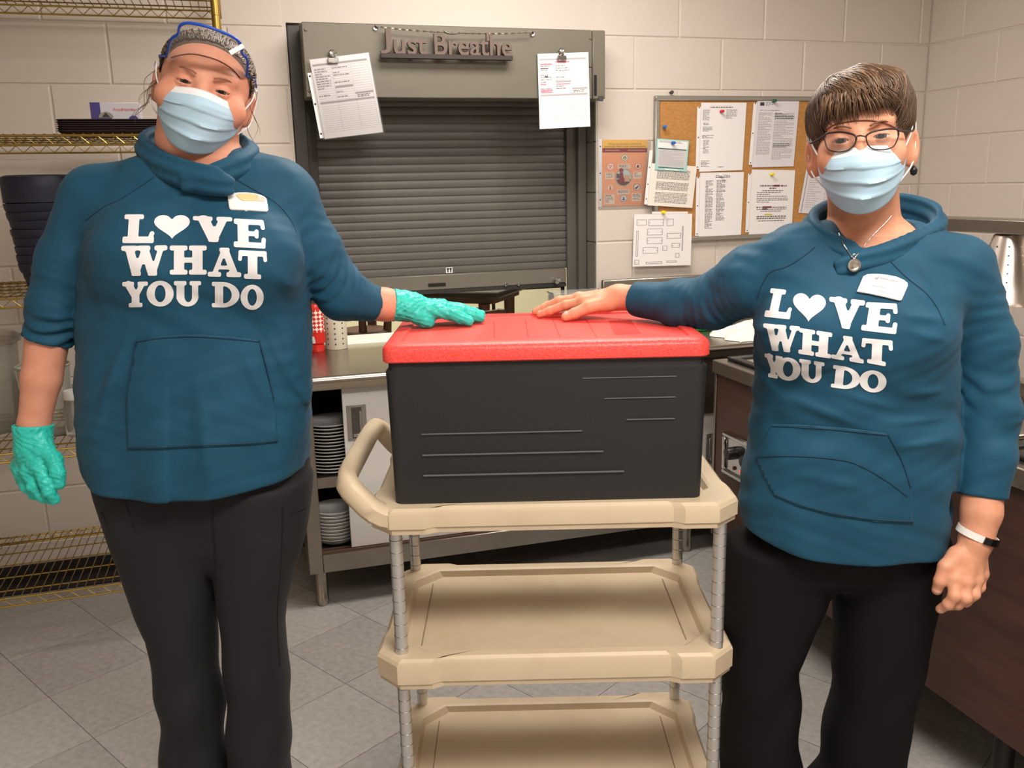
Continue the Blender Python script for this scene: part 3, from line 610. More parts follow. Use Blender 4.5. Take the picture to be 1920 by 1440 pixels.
for a in (-100, -60, -140):
    for j in range(6):
        t = radians(a); c_ = np.array([.0428*cos(t), .0428*sin(t), .022+.020*j]); nrm = np.array([cos(t), sin(t), 0]); tg = np.array([-sin(t), cos(t), 0])
        part('hole', B().add([c_+nrm*.0006+tg*.0035*cos(w)+np.array([0, 0, .0035*sin(w)]) for w in np.linspace(0, 2*pi, 9)[:-1]], [tuple(range(8))]), mat('hole_dark', (70, 66, 60), .8), cn, None)
lb = thing('pale_carton', 'narrow pale carton standing behind the ketchup bottle', 'carton', (kx-.035, ky+.075, WZ))
part('carton_body', B().box(-.018, .018, -.02, .02, 0, .1, .002), mat('carton_cream', (222, 214, 196), .6), lb); part('fold_flap', B().box(-.018, .018, -.004, .004, .1, .112, .001), mat('carton_cream', (222, 214, 196), .6), lb)
pc = thing('clear_container', 'clear plastic container on the worktop by the right shutter guide', 'container', (1.31, 3.46, WZ))
clr = glassy('clear_plastic', (225, 228, 225), .10, .08)
k = B()
for (x0, x1, y0, y1) in ((-.11, .11, -.036, -.034), (-.11, .11, .034, .036), (-.11, -.108, -.034, .034), (.108, .11, -.034, .034)): k.box(x0, x1, y0, y1, .002, .165)
k.box(-.11, .11, -.036, .036, 0, .002); part('tub', k, clr, pc)
k = B(); k.tube([(-.113, -.039, .166), (.113, -.039, .166), (.113, .039, .166), (-.113, .039, .166)], .004, 6, closed=True); part('rim', k, clr, pc)
# dish towel: crumpled cloth
def cloth(n, m_, fx, fy, fz):
    V = [(fx(i/n, j/m_), fy(i/n, j/m_), fz(i/n, j/m_)) for j in range(m_+1) for i in range(n+1)]
    F = [(j*(n+1)+i, j*(n+1)+i+1, (j+1)*(n+1)+i+1, (j+1)*(n+1)+i) for j in range(m_) for i in range(n)]
    return B().add(V, F)
def crump(u, v): return abs(sin(u*9+v*5))*.35+abs(sin(u*4-v*11+1))*.35+.3*sin(u*17+v*13)
fx = lambda u, v: (u-.5)*.34+.012*sin(v*14)
fy = lambda u, v: (v-.5)*.22+.012*sin(u*16)
def fz(u, v): e = min(u, 1-u, v, 1-v)*2; return .0015+max(0, min(1, e*1.6))**.7*(.030+.022*crump(u, v)+.03*u)
tw = part('towel_cloth', cloth(46, 34, fx, fy, fz), mat('white_towel', (240, 236, 228), .9, bump=(160, .4, .001), sheen=.3), None, 80, loc=(1.93, 3.06, WZ), rot=(0, 0, .1))
tag(tw, 'crumpled white towel lying on the worktop behind the steam table', 'towel')
sc_ = thing('scrub_pad', 'small green scrub pad on the worktop beside the white towel', 'sponge', (1.80, 3.26, WZ))
part('pad', B().box(-.05, .05, -.03, .03, .001, .02, .006), mat('scrub_green', (44, 140, 66), .9, bump=(200, .5, .002)), sc_); part('sponge_layer', B().box(-.05, .05, -.03, .03, .0205, .03, .004), mat('sponge_grey', (60, 66, 60), .9), sc_)

# ---------------------------------------------------------------- steam table along the right
st = thing('steam_table', 'walnut-panelled steam table with stainless top along the right wall', 'steam table', (1.85, 1.8, 0))
def sb_(k, x0, x1, y0, y1, z0, z1, bev=0.0): return k.box(x0-1.85, x1-1.85, y0-1.8, y1-1.8, z0, z1, bev)
SX = 1.52
part('side_panel', sb_(B(), SX, 2.2, .96, 2.655, .205, .788, .002), wood_dark, st)
part('corner_trim', sb_(B(), SX-.004, SX+.02, 2.656, 2.668, .205, .80, .001), steel_x, st)
k = B(); sb_(k, SX-.012, SX+.045, .95, 2.672, .789, .834, .003); sb_(k, 2.13, 2.215, .95, 2.672, .789, .834, .003); sb_(k, SX+.045, 2.13, 2.63, 2.672, .789, .834); sb_(k, SX+.045, 2.13, 2.13, 2.2, .789, .834); sb_(k, SX+.045, 2.13, 1.5, 1.57, .789, .834); sb_(k, SX+.045, 2.13, .95, 1.0, .789, .834); part('top_frame', k, steel, st)
for i, (y0, y1) in enumerate(((2.2, 2.63), (1.57, 2.13), (1.0, 1.5))):
    k = B(); sb_(k, SX+.03, 2.145, y0-.018, y0+.012, .8345, .846, .003); sb_(k, SX+.03, 2.145, y1-.012, y1+.018, .8345, .846, .003); sb_(k, SX+.03, SX+.06, y0+.012, y1-.012, .8345, .846, .003); sb_(k, 2.115, 2.145, y0+.012, y1-.012, .8345, .846, .003)
    w = part('well_rim', k, mat('rim_black', (34, 32, 32), .35, .3) if i != 1 else steel, st)
    k = B(); sb_(k, SX+.046, 2.129, y0+.001, y1-.001, .795, .799); part('well_floor', k, steel_x if i else mat('pan_liner', (232, 230, 226), .6), w)
cpz = (.458, .602); cy0, cy1 = 2.26, 2.585
k = B(); sb_(k, SX-.006, SX-.0005, cy0, cy1, *cpz, .003); cp = part('control_panel', k, chrome, st, label='chrome control panel')
k = B(); fr = .014
for (a, c_, d, e) in ((cy0, cy1, cpz[1]-fr, cpz[1]), (cy0, cy1, cpz[0], cpz[0]+fr), (cy0, cy0+fr, cpz[0]+fr, cpz[1]-fr), (cy1-fr, cy1, cpz[0]+fr, cpz[1]-fr)): sb_(k, SX-.016, SX-.0065, a, c_, d, e, .003)
part('bezel', k, chrome, cp)
for yy in (2.515, 2.42, 2.33):
    part('knob', B().lathe([(0, -.04), (.018, -.038), (.021, -.03), (.022, -.0065)], 18, (SX-1.85, yy-1.8, .545), axis='x'), mat('knob_black', (24, 22, 22), .35), cp)
for yy, c_ in ((2.515, (90, 30, 24)), (2.47, (230, 40, 24)), (2.375, (90, 30, 24))):
    part('indicator', B().lathe([(0, -.012), (.006, -.011), (.007, -.0065)], 12, (SX-1.85, yy-1.8, .492), axis='x'), mat('indicator_%d' % c_[0], c_, .3, emit=2.0 if c_[0] > 200 else 0), cp)
for x, y in ((1.58, 2.6), (1.58, 1.42), (2.15, 2.6), (2.15, 1.42), (1.58, 1.0), (2.15, 1.0)):
    part('leg', B().lathe([(.024, .204), (.024, .05), (.016, .046), (.020, .012), (.022, 0)], 16, (x-1.85, y-1.8, 0)), mat('leg_dark', (56, 52, 50), .4, .8), st)
k = B(); sb_(k, 1.75, 2.16, 1.0, 2.6, .1, .118); part('undershelf', k, mat('undershelf_dark', (46, 43, 42), .5, .6), st)
# heat lamp rail and lamps
hr = thing('heat_lamp_rail', 'stainless lamp rail on posts above the steam table', 'rail', (1.9, 1.9, .836))
HRX = 1.9
part('rail', B().box(-.045, .045, .98-1.9, 2.5-1.9, 1.282-.836, 1.318-.836, .003), steel_x, hr)
for y in (1.06, 2.42): part('post', B().box(-.02, .02, y-1.9-.02, y-1.9+.02, .012, 1.281-.836, .003), steel_x, hr)
for y in (1.06, 2.42): part('post_foot', B().box(-.05, .05, y-1.9-.05, y-1.9+.05, .0105, .0125), steel_x, hr)
for i, y in enumerate((1.86, 1.50)):
    hl = thing('heat_lamp', ['perforated conical heat lamp hanging behind the right shoulder of the woman in glasses', 'conical heat lamp hanging nearer the steam table end'][i], 'lamp', (1.9, y, 1.10))
    part('shade', B().lathe([(.030, .181), (.036, .178), (.041, .165), (.090, .012), (.093, .006), (.093, 0), (.089, 0), (.086, .012), (.037, .162), (.030, .172)], 40, close=True), mat('brushed_shade', (206, 196, 186), .3, 1.0), hl)
    for s_ in range(10):
        for j in range(6):
            a = 2*pi*s_/10+.2; z = .04+.022*j; rr = .0902-(z-.012)*.3203; n_ = np.array([cos(a), sin(a), .3]); n_ /= np.linalg.norm(n_); tg = np.array([-sin(a), cos(a), 0]); up_ = np.cross(n_, tg)
            part('vent_hole', B().add([np.array([rr*cos(a), rr*sin(a), z])+n_*.0007+tg*.0026*cos(w)+up_*.0026*sin(w) for w in np.linspace(0, 2*pi, 9)[:-1]], [tuple(range(8))]), mat('hole_light' if s_ in (7, 8) else 'hole_dark', (250, 246, 240) if s_ in (7, 8) else (70, 66, 60), .6), hl, None)
    part('socket', B().cyl((0, 0, .14), (0, 0, .175), .022, .022, 16), chrome, hl)
ar = part('lamp_switch_arm', B().tube([(0, 0, 0), (-.012, -.01, -.012), (-.03, -.02, -.018), (-.042, -.03, -.045), (-.044, -.032, -.07)], [.008, .008, .008, .007, .005], 8), mat('arm_black', (26, 24, 24), .4), None, loc=(1.87, 1.75, 1.281))
tag(ar, 'curved black lever hanging from the lamp rail beside the perforated heat lamp', 'lever')

# ---------------------------------------------------------------- gold wire shelving on the left
sv = thing('wire_shelving', 'gold wire shelving unit standing against the block wall on the left', 'shelving', (-.62, 3.2, 0))
X0, X1, Y0, Y1 = -1.23, .0, 2.925, 3.49
def sx(x, y, z): return (x+.62, y-3.2, z)
SZ = [.207, .672, 1.14, 1.603, 2.053]
for x in (X0+.018, X1-.018):
    for y in (Y0+.012, Y1-.012):
        k = B().cyl(sx(x, y, .02), sx(x, y, 2.25), .0125, n=14); p_ = part('post', k, brass, sv)
        g_ = B()
        for z in np.arange(.06, 2.24, .0254*2): g_.tube([sx(x+.0126*cos(t), y+.0126*sin(t), z) for t in np.linspace(0, 2*pi, 15)[:-1]], .0007, 4, closed=True)
        part('post_groove', g_, brass_dk, p_, kind='stuff')
        part('levelling_foot', B().lathe([(.010, .02), (.010, .012), (.017, .008), (.017, 0)], 14, sx(x, y, 0)), mat('foot_grey', (90, 88, 84), .5, .5), p_)
for z in SZ:
    k = B()
    for y in (Y0, Y1): k.tube([sx(X0+.02, y, z-.003), sx(X1-.02, y, z-.003)], .0032, 8); k.tube([sx(X0+.02, y, z-.029), sx(X1-.02, y, z-.029)], .0032, 8)
    for x in (X0+.004, X1-.004): k.tube([sx(x, Y0+.02, z-.003), sx(x, Y1-.02, z-.003)], .0032, 8); k.tube([sx(x, Y0+.02, z-.029), sx(x, Y1-.02, z-.029)], .0032, 8)
    sf = part('shelf_rails', k, brass, sv)
    k = B(); n = 50
    for y in (Y0, Y1):
        k.tube([sx(X0+.02+(X1-X0-.04)*i/n, y, z-.005 if i % 2 else z-.027) for i in range(n+1)], .0019, 6)
    part('zigzag_truss', k, brass, sf, kind='stuff')
    k = B()
    for x in np.arange(X0+.03, X1-.02, .0262): k.tube([sx(x, Y0, z+.0012), sx(x, Y1, z+.0012)], .0016, 5)
    for y in np.linspace(Y0+.06, Y1-.06, 5): k.tube([sx(X0+.02, y, z-.002), sx(X1-.02, y, z-.002)], .0024, 6)
    part('wire_deck', k, brass_dk, sf, kind='stuff')
    part('corner_sleeve', B().cyl(sx(X1-.018, Y0+.012, z-.034), sx(X1-.018, Y0+.012, z+.004), .0165, .0155, 14), brass_dk, sf)
TOPZ = .0032
# trays and glove box
trm = mat('tray_brown', (46, 30, 32), .5)
tme = None
for i in range(6):
    k = B(); w, d, h = .17, .125, .010
    if tme is None:
        pr = []
        def rr(w_, d_, r_, n_=5): return [(sx_*(w_-r_)+r_*cos(a0+a)*1, sy_*(d_-r_)+r_*sin(a0+a)) for sx_, sy_, a0 in ((1, 1, 0), (-1, 1, pi/2), (-1, -1, pi), (1, -1, 3*pi/2)) for a in np.linspace(0, pi/2, n_)]
        rings = [(rr(w-.012, d-.012, .02), 0), (rr(w-.002, d-.002, .025), .009), (rr(w, d, .026), .010), (rr(w, d, .026), .012), (rr(w-.004, d-.004, .024), .012), (rr(w-.014, d-.014, .02), .003)]
        V = []; F = []; nn = len(rings[0][0])
        for P, z in rings: V += [(x, y, z) for x, y in P]
        for a in range(5): F += [(a*nn+j, a*nn+(j+1) % nn, (a+1)*nn+(j+1) % nn, (a+1)*nn+j) for j in range(nn)]
        F += [tuple(range(nn)), tuple(5*nn+j for j in range(nn))]
        tme = B().add(V, F).mesh('serving_tray', trm, 40)
    tag(link('serving_tray', tme, None, (-.325+random.uniform(-.002, .002), 3.10, SZ[3]+TOPZ+.0062*i)), 'dark brown plastic tray, %s of the stack under the glove box' % nth(5-i), 'tray', 'trays stacked on the upper wire shelf')
gb = thing('glove_box', 'white and purple glove box on top of the brown trays', 'box', (-.338, 3.12, SZ[3]+TOPZ+.031+.0125), 0.0)
purp = mat('box_purple', (70, 60, 128), .5); bxw = mat('box_silver', (206, 202, 210), .5)
part('box_body', B().box(-.070, .070, -.04, .04, 0, .056, .002), bxw, gb)
part('purple_panel', B().box(-.0705, -.042, -.0405, .02, .001, .0555), purp, gb); part('purple_panel', B().box(-.042, -.012, -.0405, -.0395, .001, .010), purp, gb)
for u, rr_ in ((-.028, .021), (.05, .013)):
    k = B().add([(u+rr_*cos(t), -.0412, (.010 if u < 0 else .006)+rr_*sin(t)*.85) for t in np.linspace(0, pi, 14)], [tuple(range(14))]); part('emblem', k, mat('emblem_grey', (150, 146, 132), .5) if u < 0 else purp, gb, None)
k = B().add([(-.028+.013*x, -.0416, .012+.013*y) for x, y in ((-.9, 0), (0, 1.1), (.9, 0))], [(0, 1, 2)]); part('emblem_mark', k, ink_d, gb, None)
me = text_mesh('FoodHandler', .0115); xs = [q.co.x for q in me.vertices]; kk = .066/(max(xs)-min(xs))
for q in me.vertices: q.co.x *= kk
me.materials.append(mat('logo_red', (214, 70, 58), .6)); link('lettering', me, gb, (.028, -.0408, .031), (pi/2, 0, 0))
# navy lids stack
nav = mat('navy_plastic', (30, 32, 52), .5, bump=(90, .1, .001))
lid_prof = [(.085, 0), (.0965, .002), (.1015, .012), (.1035, .026), (.1035, .030), (.1005, .030), (.098, .026), (.082, .010), (.05, .007), (.02, .007), (0, .007)]
lme = B().lathe(lid_prof, 40).mesh('insulated_base', nav, 50)
top_prof = [(.100, 0), (.1085, .003), (.1095, .04), (.1105, .068), (.106, .080), (.095, .0845), (.082, .083), (.072, .078), (.055, .077), (0, .077)]
zz = SZ[2]+TOPZ
for i in range(10):
    s_ = .80+.0225*i
    o = tag(link('insulated_underliner', lme, None, (-.588+random.uniform(-.003, .003)+.012*math.exp(-i), 3.14+random.uniform(-.002, .002), zz)), 'navy insulated underliner, %s of the stack below the domed cover' % nth(9-i), 'underliner', 'navy underliners stacked on the wire shelf')
    o.scale = (s_, s_, 1.0); o.rotation_euler = (radians(random.uniform(-.4, .4)), radians(random.uniform(-.4, .4)), 0); zz += .0262
tp = part('plate_cover', B().lathe(top_prof, 44), nav, None, 40, loc=(-.585, 3.14, zz+.0040)); tag(tp, 'navy domed plate cover topping the tall stack on the wire shelf', 'plate cover')
# clear containers on the lower shelf
zb = SZ[1]+TOPZ
smoke = glassy('cloudy_plastic', (198, 194, 182), .30, .3); clr2 = glassy('clear_plastic_tub', (206, 206, 198), .16, .12)
def round_tub(name, label, x, y, r0, r1, h, m, rim=True, group=None):
    t = thing(name, label, 'container', (x, y, zb)); part('tub', B().lathe([(0, .001), (r0, .001), (r0+.004, .006), (r1, h), (r1-.003, h), (r0, .009), (0, .006)], 32), m, t)
    if rim: part('rim', B().tube([(r1*cos(a), r1*sin(a), h) for a in np.linspace(0, 2*pi, 33)[:-1]], .0035, 6, closed=True), mat('rim_grey', (150, 146, 136), .4), t)
    return t
round_tub('measuring_tub', 'large clear round tub with a grey rim on the lower wire shelf', -.645, 3.12, .062, .080, .225, clr2)
t = round_tub('cloudy_tub', 'tall cloudy plastic tub at the left end of the lower wire shelf', -.84, 3.24, .09, .105, .30, smoke, False)
part('lid', B().lathe([(.117, .295), (.118, .312), (.10, .322), (0, .324)], 32), smoke, t)
def jar(x, y, s_, label):
    t = thing('jar', label, 'jar', (x, y, zb)); part('glass_body', B().lathe([(0, .001), (.034*s_, .001), (.036*s_, .006), (.036*s_, .085*s_), (.026*s_, .105*s_), (.026*s_, .112*s_)], 26), clr2, t)
    part('jar_lid', B().lathe([(.030*s_, .113*s_), (.031*s_, .114*s_), (.031*s_, .136*s_), (.028*s_, .140*s_), (0, .140*s_)], 26), white_lam, t)
jar(-.555, 3.07, 1.05, 'clear jar with a white screw lid beside the hanging gloved hand'); jar(-.56, 3.235, 1.0, 'second clear jar with a white lid standing behind the first'); 
wj = thing('white_jug', 'white plastic jug at the left end of the bottom wire shelf', 'jug', (-.985, 3.18, SZ[0]+TOPZ)); part('jug_body', B().lathe([(0, .001), (.07, .001), (.074, .008), (.074, .14), (.05, .18), (.03, .19), (.03, .21), (0, .21)], 28), mat('jug_white', (214, 208, 198), .5), wj); part('jug_handle', B().tube([(.05, -.03, .17), (.09, -.05, .15), (.095, -.052, .09), (.07, -.035, .06)], .009, 8), mat('jug_white', (214, 208, 198), .5), wj)
mt = part('floor_shade_strip', B().box(-.46, .60, -.05, .05, .001, .012, .004), mat('floor_shade_dark', (28, 27, 28), .7), None, loc=(-.74, 3.478, 0)); tag(mt, 'low dark strip painting the shade on the floor along the wall under the wire shelving', 'mat')  # dark slab stands in for the shadow on the floor by the baseboard

# ---------------------------------------------------------------- dining furniture behind the hatch
dwood = mat('dining_wood', (70, 44, 32), .4, var=(8, (92, 60, 42), .3, .7), stretch=(1, 1, .2)); dtop = mat('dining_top', (40, 32, 30), .4); blk = mat('black_metal', (24, 23, 24), .4, .5)
a0, a1 = np.array([.50, 5.50]), np.array([1.372, 4.86]); ang = math.atan2(a1[1]-a0[1], a1[0]-a0[0]); Lt = np.linalg.norm(a1-a0)
td = thing('dining_table', 'dark-topped wooden table with brown legs in the dining room behind the shutter', 'table', (*(a0+a1)/2, 0), ang)
part('table_top', B().box(-Lt/2-.1, Lt/2, 0, .55, .80, .838, .012), dtop, td); part('apron', B().box(-Lt/2, Lt/2-.05, .05, .5, .765, .80), dwood, td)
for x in (-Lt/2, Lt/2-.11):
    for y in (.05, .48): part('leg', B().tube([(x, y, 0), (x, y, .45), (x, y, .765)], [.022, .03, .036], 8), dwood, td)
for (px, D_) in ((683, 5.15), (885, 4.55)):
    p = onY(px, 600, D_)
    c_ = thing('wooden_stool', {683: 'brown wooden stool under the left of the dining table', 885: 'brown wooden stool with splayed legs at the right of the dining table'}[px], 'stool', (p[0], p[1]-.02, 0), .3)
    part('seat', B().lathe([(0, .60), (.14, .60), (.15, .61), (.15, .63), (.14, .64), (0, .64)], 20), dwood, c_)
    for sx_, sy_ in ((1, 1), (1, -1), (-1, 1), (-1, -1)): part('leg', B().tube([(.13*sx_, .13*sy_, 0), (.09*sx_, .09*sy_, .6)], [.018, .024], 8), dwood, c_)
    for sx_ in (-1, 1): part('back_post', B().tube([(.02+.075*sx_, -.09, .62), (.02+.085*sx_, -.11, .80)], [.026, .02], 8), dwood, c_)
    part('back_rail', B().box(-.10, .13, -.125, -.095, .755, .80, .008), dwood, c_)
for px, Y_ in ((829, 6.5), (951, 5.75)):
    p = onY(px, 585, Y_); c_ = thing('metal_frame_chair', {829: 'black metal-framed chair behind the middle of the dining table', 951: 'black metal-framed chair past the right end of the dining table'}[px], 'chair', (p[0], p[1], 0))
    for x in (0, .4):
        for y in (0, .4): part('leg', B().cyl((x, y, 0), (x, y, .45 if y else .86), .014, n=8), blk, c_)
    part('seat', B().box(-.02, .42, -.02, .42, .45, .48, .01), blk, c_); part('back_rail', B().box(-.01, .41, -.012, .012, .74, .84, .008), blk, c_)
# ---------------------------------------------------------------- utility cart and insulated box (heading frame)
CX, CD = 0.075, 1.82
HROT = -YAW
cart_w = h2w((CX, CD, 0)); ct = thing('utility_cart', 'beige three-shelf utility cart with chrome posts and a moulded push handle', 'cart', tuple(cart_w), HROT)
tan_ = mat('beige_polymer', (210, 192, 163), .42, var=(7, (197, 178, 149), .45, .85), bump=(180, .08, .001))
def q_(r, d, z): return np.array([r-CX, d-CD, z])
R0, R1, D0, D1 = -.283, .432, 1.585, 2.055
def outline(ins=0.0, cham=.045, step=True):
    r0, r1, d0, d1 = R0+ins-CX, R1-ins-CX, D0+ins-CD, D1-ins-CD; c = cham; n_ = .0105 if step else 0; w = .13
    return [(r0+c, d0), (r0+w-.02, d0), (r0+w, d0+n_), (r1-w, d0+n_), (r1-w+.02, d0), (r1-c, d0), (r1, d0+c), (r1, d0+w-.03), (r1-n_*.6, d0+w), (r1-n_*.6, d1-w), (r1, d1-w+.03), (r1, d1-c), (r1-c, d1), (r1-w+.02, d1), (r1-w, d1-n_), (r0+w, d1-n_), (r0+w-.02, d1), (r0+c, d1), (r0, d1-c), (r0, d1-w+.03), (r0+n_*.6, d1-w), (r0+n_*.6, d0+w), (r0, d0+w-.03), (r0, d0+c)]
def inner(ins, cham):
    r0, r1, d0, d1 = R0+ins-CX, R1-ins-CX, D0+ins-CD, D1-ins-CD; c = cham
    P = [(r0+c, d0), (r0+.14, d0), (r0+.16, d0), (r1-.16, d0), (r1-.14, d0), (r1-c, d0), (r1, d0+c), (r1, d0+.12), (r1, d0+.14), (r1, d1-.14), (r1, d1-.12), (r1, d1-c), (r1-c, d1), (r1-.14, d1), (r1-.16, d1), (r0+.16, d1), (r0+.14, d1), (r0+c, d1), (r0, d1-c), (r0, d1-.12), (r0, d1-.14), (r0, d0+.14), (r0, d0+.12), (r0, d0+c)]
    return P
def shelf(zt, zb_, parent):
    rings = [(inner(.052, .055), zt-.016), (inner(.046, .052), zt-.003), (inner(.040, .05), zt), (outline(.009), zt), (outline(.003), zt-.005), (outline(0), zt-.012), (outline(0), zb_+.012), (outline(.003), zb_+.010), (outline(.004), zb_), (outline(.02), zb_), (inner(.055, .055), zt-.022)]
    V = []; n_ = 24
    for P, z in rings: V += [(x, y, z) for x, y in P]
    F = [(a*n_+j, a*n_+(j+1) % n_, (a+1)*n_+(j+1) % n_, (a+1)*n_+j) for a in range(len(rings)-1) for j in range(n_)]
    F += [tuple(range(n_)), tuple((len(rings)-1)*n_+j for j in range(n_))]
    s_ = part('shelf', B().add(V, F), tan_, parent, 25)
    for x in (R0+.085-CX, R1-.085-CX): part('drain_groove', B().box(x-.0012, x+.0012, D0+.09-CD, D1-.09-CD, zt-.0158, zt-.0150), mat('groove_tan', (150, 126, 98), .6), s_, None)
    return s_
S1, S2, S3 = (.838, .787), (.525, .462), (.160, .100)
s1 = shelf(*S1, ct); shelf(*S2, ct); shelf(*S3, ct)
wear = B()
for (px, py, px2, py2) in ((1310, 952, 1368, 968),):
    pass
POSTS = [(-.232, 1.622), (.397, 1.622), (-.244, 2.02), (.392, 2.02)]
for (r, d) in POSTS:
    for za, zb_ in ((S1[1]-.001, S2[0]-.0005), (S2[1]+.006, S3[0]-.0005), (S3[1]+.004, .085)):
        k = B(); k.cyl(q_(r, d, za), q_(r, d, zb_), .0127, n=20); p_ = part('post', k, post_steel, ct)
        g_ = B(); z = za-.02
        while z > zb_+.01:
            c0 = q_(r, d, z); g_.tube([c0+np.array([.0128*cos(t), .0128*sin(t), 0]) for t in np.linspace(0, 2*pi, 21)[:-1]], .0006, 4, closed=True); z -= .0254
        part('post_ring', g_, mat('ring_dark', (120, 118, 114), .4, .9), p_, kind='stuff')
    k = part('caster_stem', B().cyl(q_(r, d, .0845), q_(r, d, .095), .02, n=14), mat('caster_steel', (130, 128, 124), .4, .9), ct)
    part('caster_fork', B().box(r-CX-.02, r-CX-.015, d-CD-.02, d-CD+.02, .03, .084).box(r-CX+.015, r-CX+.02, d-CD-.02, d-CD+.02, .03, .084), mat('caster_steel', (130, 128, 124), .4, .9), ct, None)
    part('caster_wheel', B().lathe([(.01, -.013), (.036, -.013), (.04, -.009), (.04, .009), (.036, .013), (.01, .013)], 22, q_(r-.03 if r < 0 else r, d, .04), axis='x'), mat('caster_rubber', (32, 31, 32), .6), ct)
def sweep_rect(path, w, h, upv, bev=.3):
    V = []; P = [np.array(p, float) for p in path]; k = len(P)
    for i in range(k):
        t = P[min(i+1, k-1)]-P[max(i-1, 0)]; t /= np.linalg.norm(t); u = np.array(upv(i)); u = u-t*np.dot(u, t); u /= np.linalg.norm(u); s_ = np.cross(t, u)
        ww = w[i] if hasattr(w, '__len__') else w; hh = h[i] if hasattr(h, '__len__') else h
        for (a, c_) in ((-1, -1+bev), (-1+bev, -1), (1-bev, -1), (1, -1+bev), (1, 1-bev), (1-bev, 1), (-1+bev, 1), (-1, 1-bev)): V.append(P[i]+s_*a*ww/2+u*c_*hh/2)
    F = [(i*8+j, i*8+(j+1) % 8, (i+1)*8+(j+1) % 8, (i+1)*8+j) for i in range(k-1) for j in range(8)]+[tuple(range(8))[::-1], tuple((k-1)*8+j for j in range(8))]
    return B().add(V, F)
hpts = [q_(-.20, 1.622, .812), q_(-.262, 1.609, .817), q_(-.319, 1.606, .884), q_(-.325, 1.66, .887), q_(-.325, 1.82, .887), q_(-.325, 1.97, .887), q_(-.319, 2.032, .884), q_(-.262, 2.03, .817), q_(-.20, 2.02, .812)]
hw_ = [.05, .052, .038, .034, .034, .034, .038, .052, .05]; hu_ = [(0, 0, 1), (.45, 0, .9), (.5, 0, .85), (0, 0, 1), (0, 0, 1), (0, 0, 1), (.5, 0, .85), (.45, 0, .9), (0, 0, 1)]
hq_ = [np.concatenate([p, [w], u]) for p, w, u in zip(hpts, hw_, hu_)]
for _ in range(2):            # round the bends
    hq_ = [hq_[0]]+[v for i in range(len(hq_)-1) for v in (hq_[i]*.78+hq_[i+1]*.22, hq_[i]*.22+hq_[i+1]*.78)]+[hq_[-1]]
part('push_handle', sweep_rect([v[:3] for v in hq_], [v[3] for v in hq_], .040, lambda i: hq_[i][4:7], .4), tan_, ct, 50)
# insulated food box
bw = h2w((.0645, 1.81, .822)); gx = thing('insulated_box', 'black insulated food carrier box with a red lid on the top cart shelf', 'box', tuple(bw), HROT)
epp = bpy.data.materials.new('black_epp'); epp.use_nodes = True; nt = epp.node_tree; bs = nt.nodes['Principled BSDF']; bs.inputs['Base Color'].default_value = L3((36, 36, 38)); bs.inputs['Roughness'].default_value = .55
def foam_bump(nt, bs, st, col=None):
    tc = nt.nodes.new('ShaderNodeTexCoord'); v = nt.nodes.new('ShaderNodeTexVoronoi'); v.inputs['Scale'].default_value = 260; bp = nt.nodes.new('ShaderNodeBump'); bp.inputs['Strength'].default_value = st; bp.inputs['Distance'].default_value = .001
    nt.links.new(tc.outputs['Object'], v.inputs['Vector']); nt.links.new(v.outputs['Distance'], bp.inputs['Height']); nt.links.new(bp.outputs['Normal'], bs.inputs['Normal'])
    if col:
        r = nt.nodes.new('ShaderNodeValToRGB'); r.color_ramp.elements[0].color = L3(col[0]); r.color_ramp.elements[1].color = L3(col[1]); r.color_ramp.elements[0].position = .1; r.color_ramp.elements[1].position = .7
        nt.links.new(v.outputs['Distance'], r.inputs['Fac']); nt.links.new(r.outputs['Color'], bs.inputs['Base Color'])
foam_bump(nt, bs, .25)
red = bpy.data.materials.new('red_epp'); red.use_nodes = True; nt = red.node_tree; bs = nt.nodes['Principled BSDF']; bs.inputs['Roughness'].default_value = .42
foam_bump(nt, bs, .3, ((232, 58, 52), (242, 84, 76)))
W2, D2 = .3005, .1975
def rrect(w, d, r, n_=6): return [(sx_*(w-r)+r*cos(a0+a), sy_*(d-r)+r*sin(a0+a)) for sx_, sy_, a0 in ((1, 1, 0), (-1, 1, pi/2), (-1, -1, pi), (1, -1, 3*pi/2)) for a in np.linspace(0, pi/2, n_)]
def loft(rings, caps=True):
    V = []; n_ = len(rings[0][0])
    for P, z in rings: V += [(x, y, z) for x, y in P]
    F = [(a*n_+j, a*n_+(j+1) % n_, (a+1)*n_+(j+1) % n_, (a+1)*n_+j) for a in range(len(rings)-1) for j in range(n_)]
    if caps: F += [tuple(range(n_))[::-1], tuple((len(rings)-1)*n_+j for j in range(n_))]
    return B().add(V, F)
BH = .292
part('box_body', loft([(rrect(W2-.016, D2-.016, .012), .0005), (rrect(W2-.008, D2-.008, .016), .005), (rrect(W2-.006, D2-.006, .018), .012), (rrect(W2-.001, D2-.001, .02), BH-.035), (rrect(W2, D2, .02), BH-.018), (rrect(W2-.006, D2-.006, .016), BH-.014), (rrect(W2-.006, D2-.006, .016), BH)]), epp, gx, 35)
def bz(px, py): p = PX(px, py, 1.8125); return p[0]-.0645, p[2]-.822
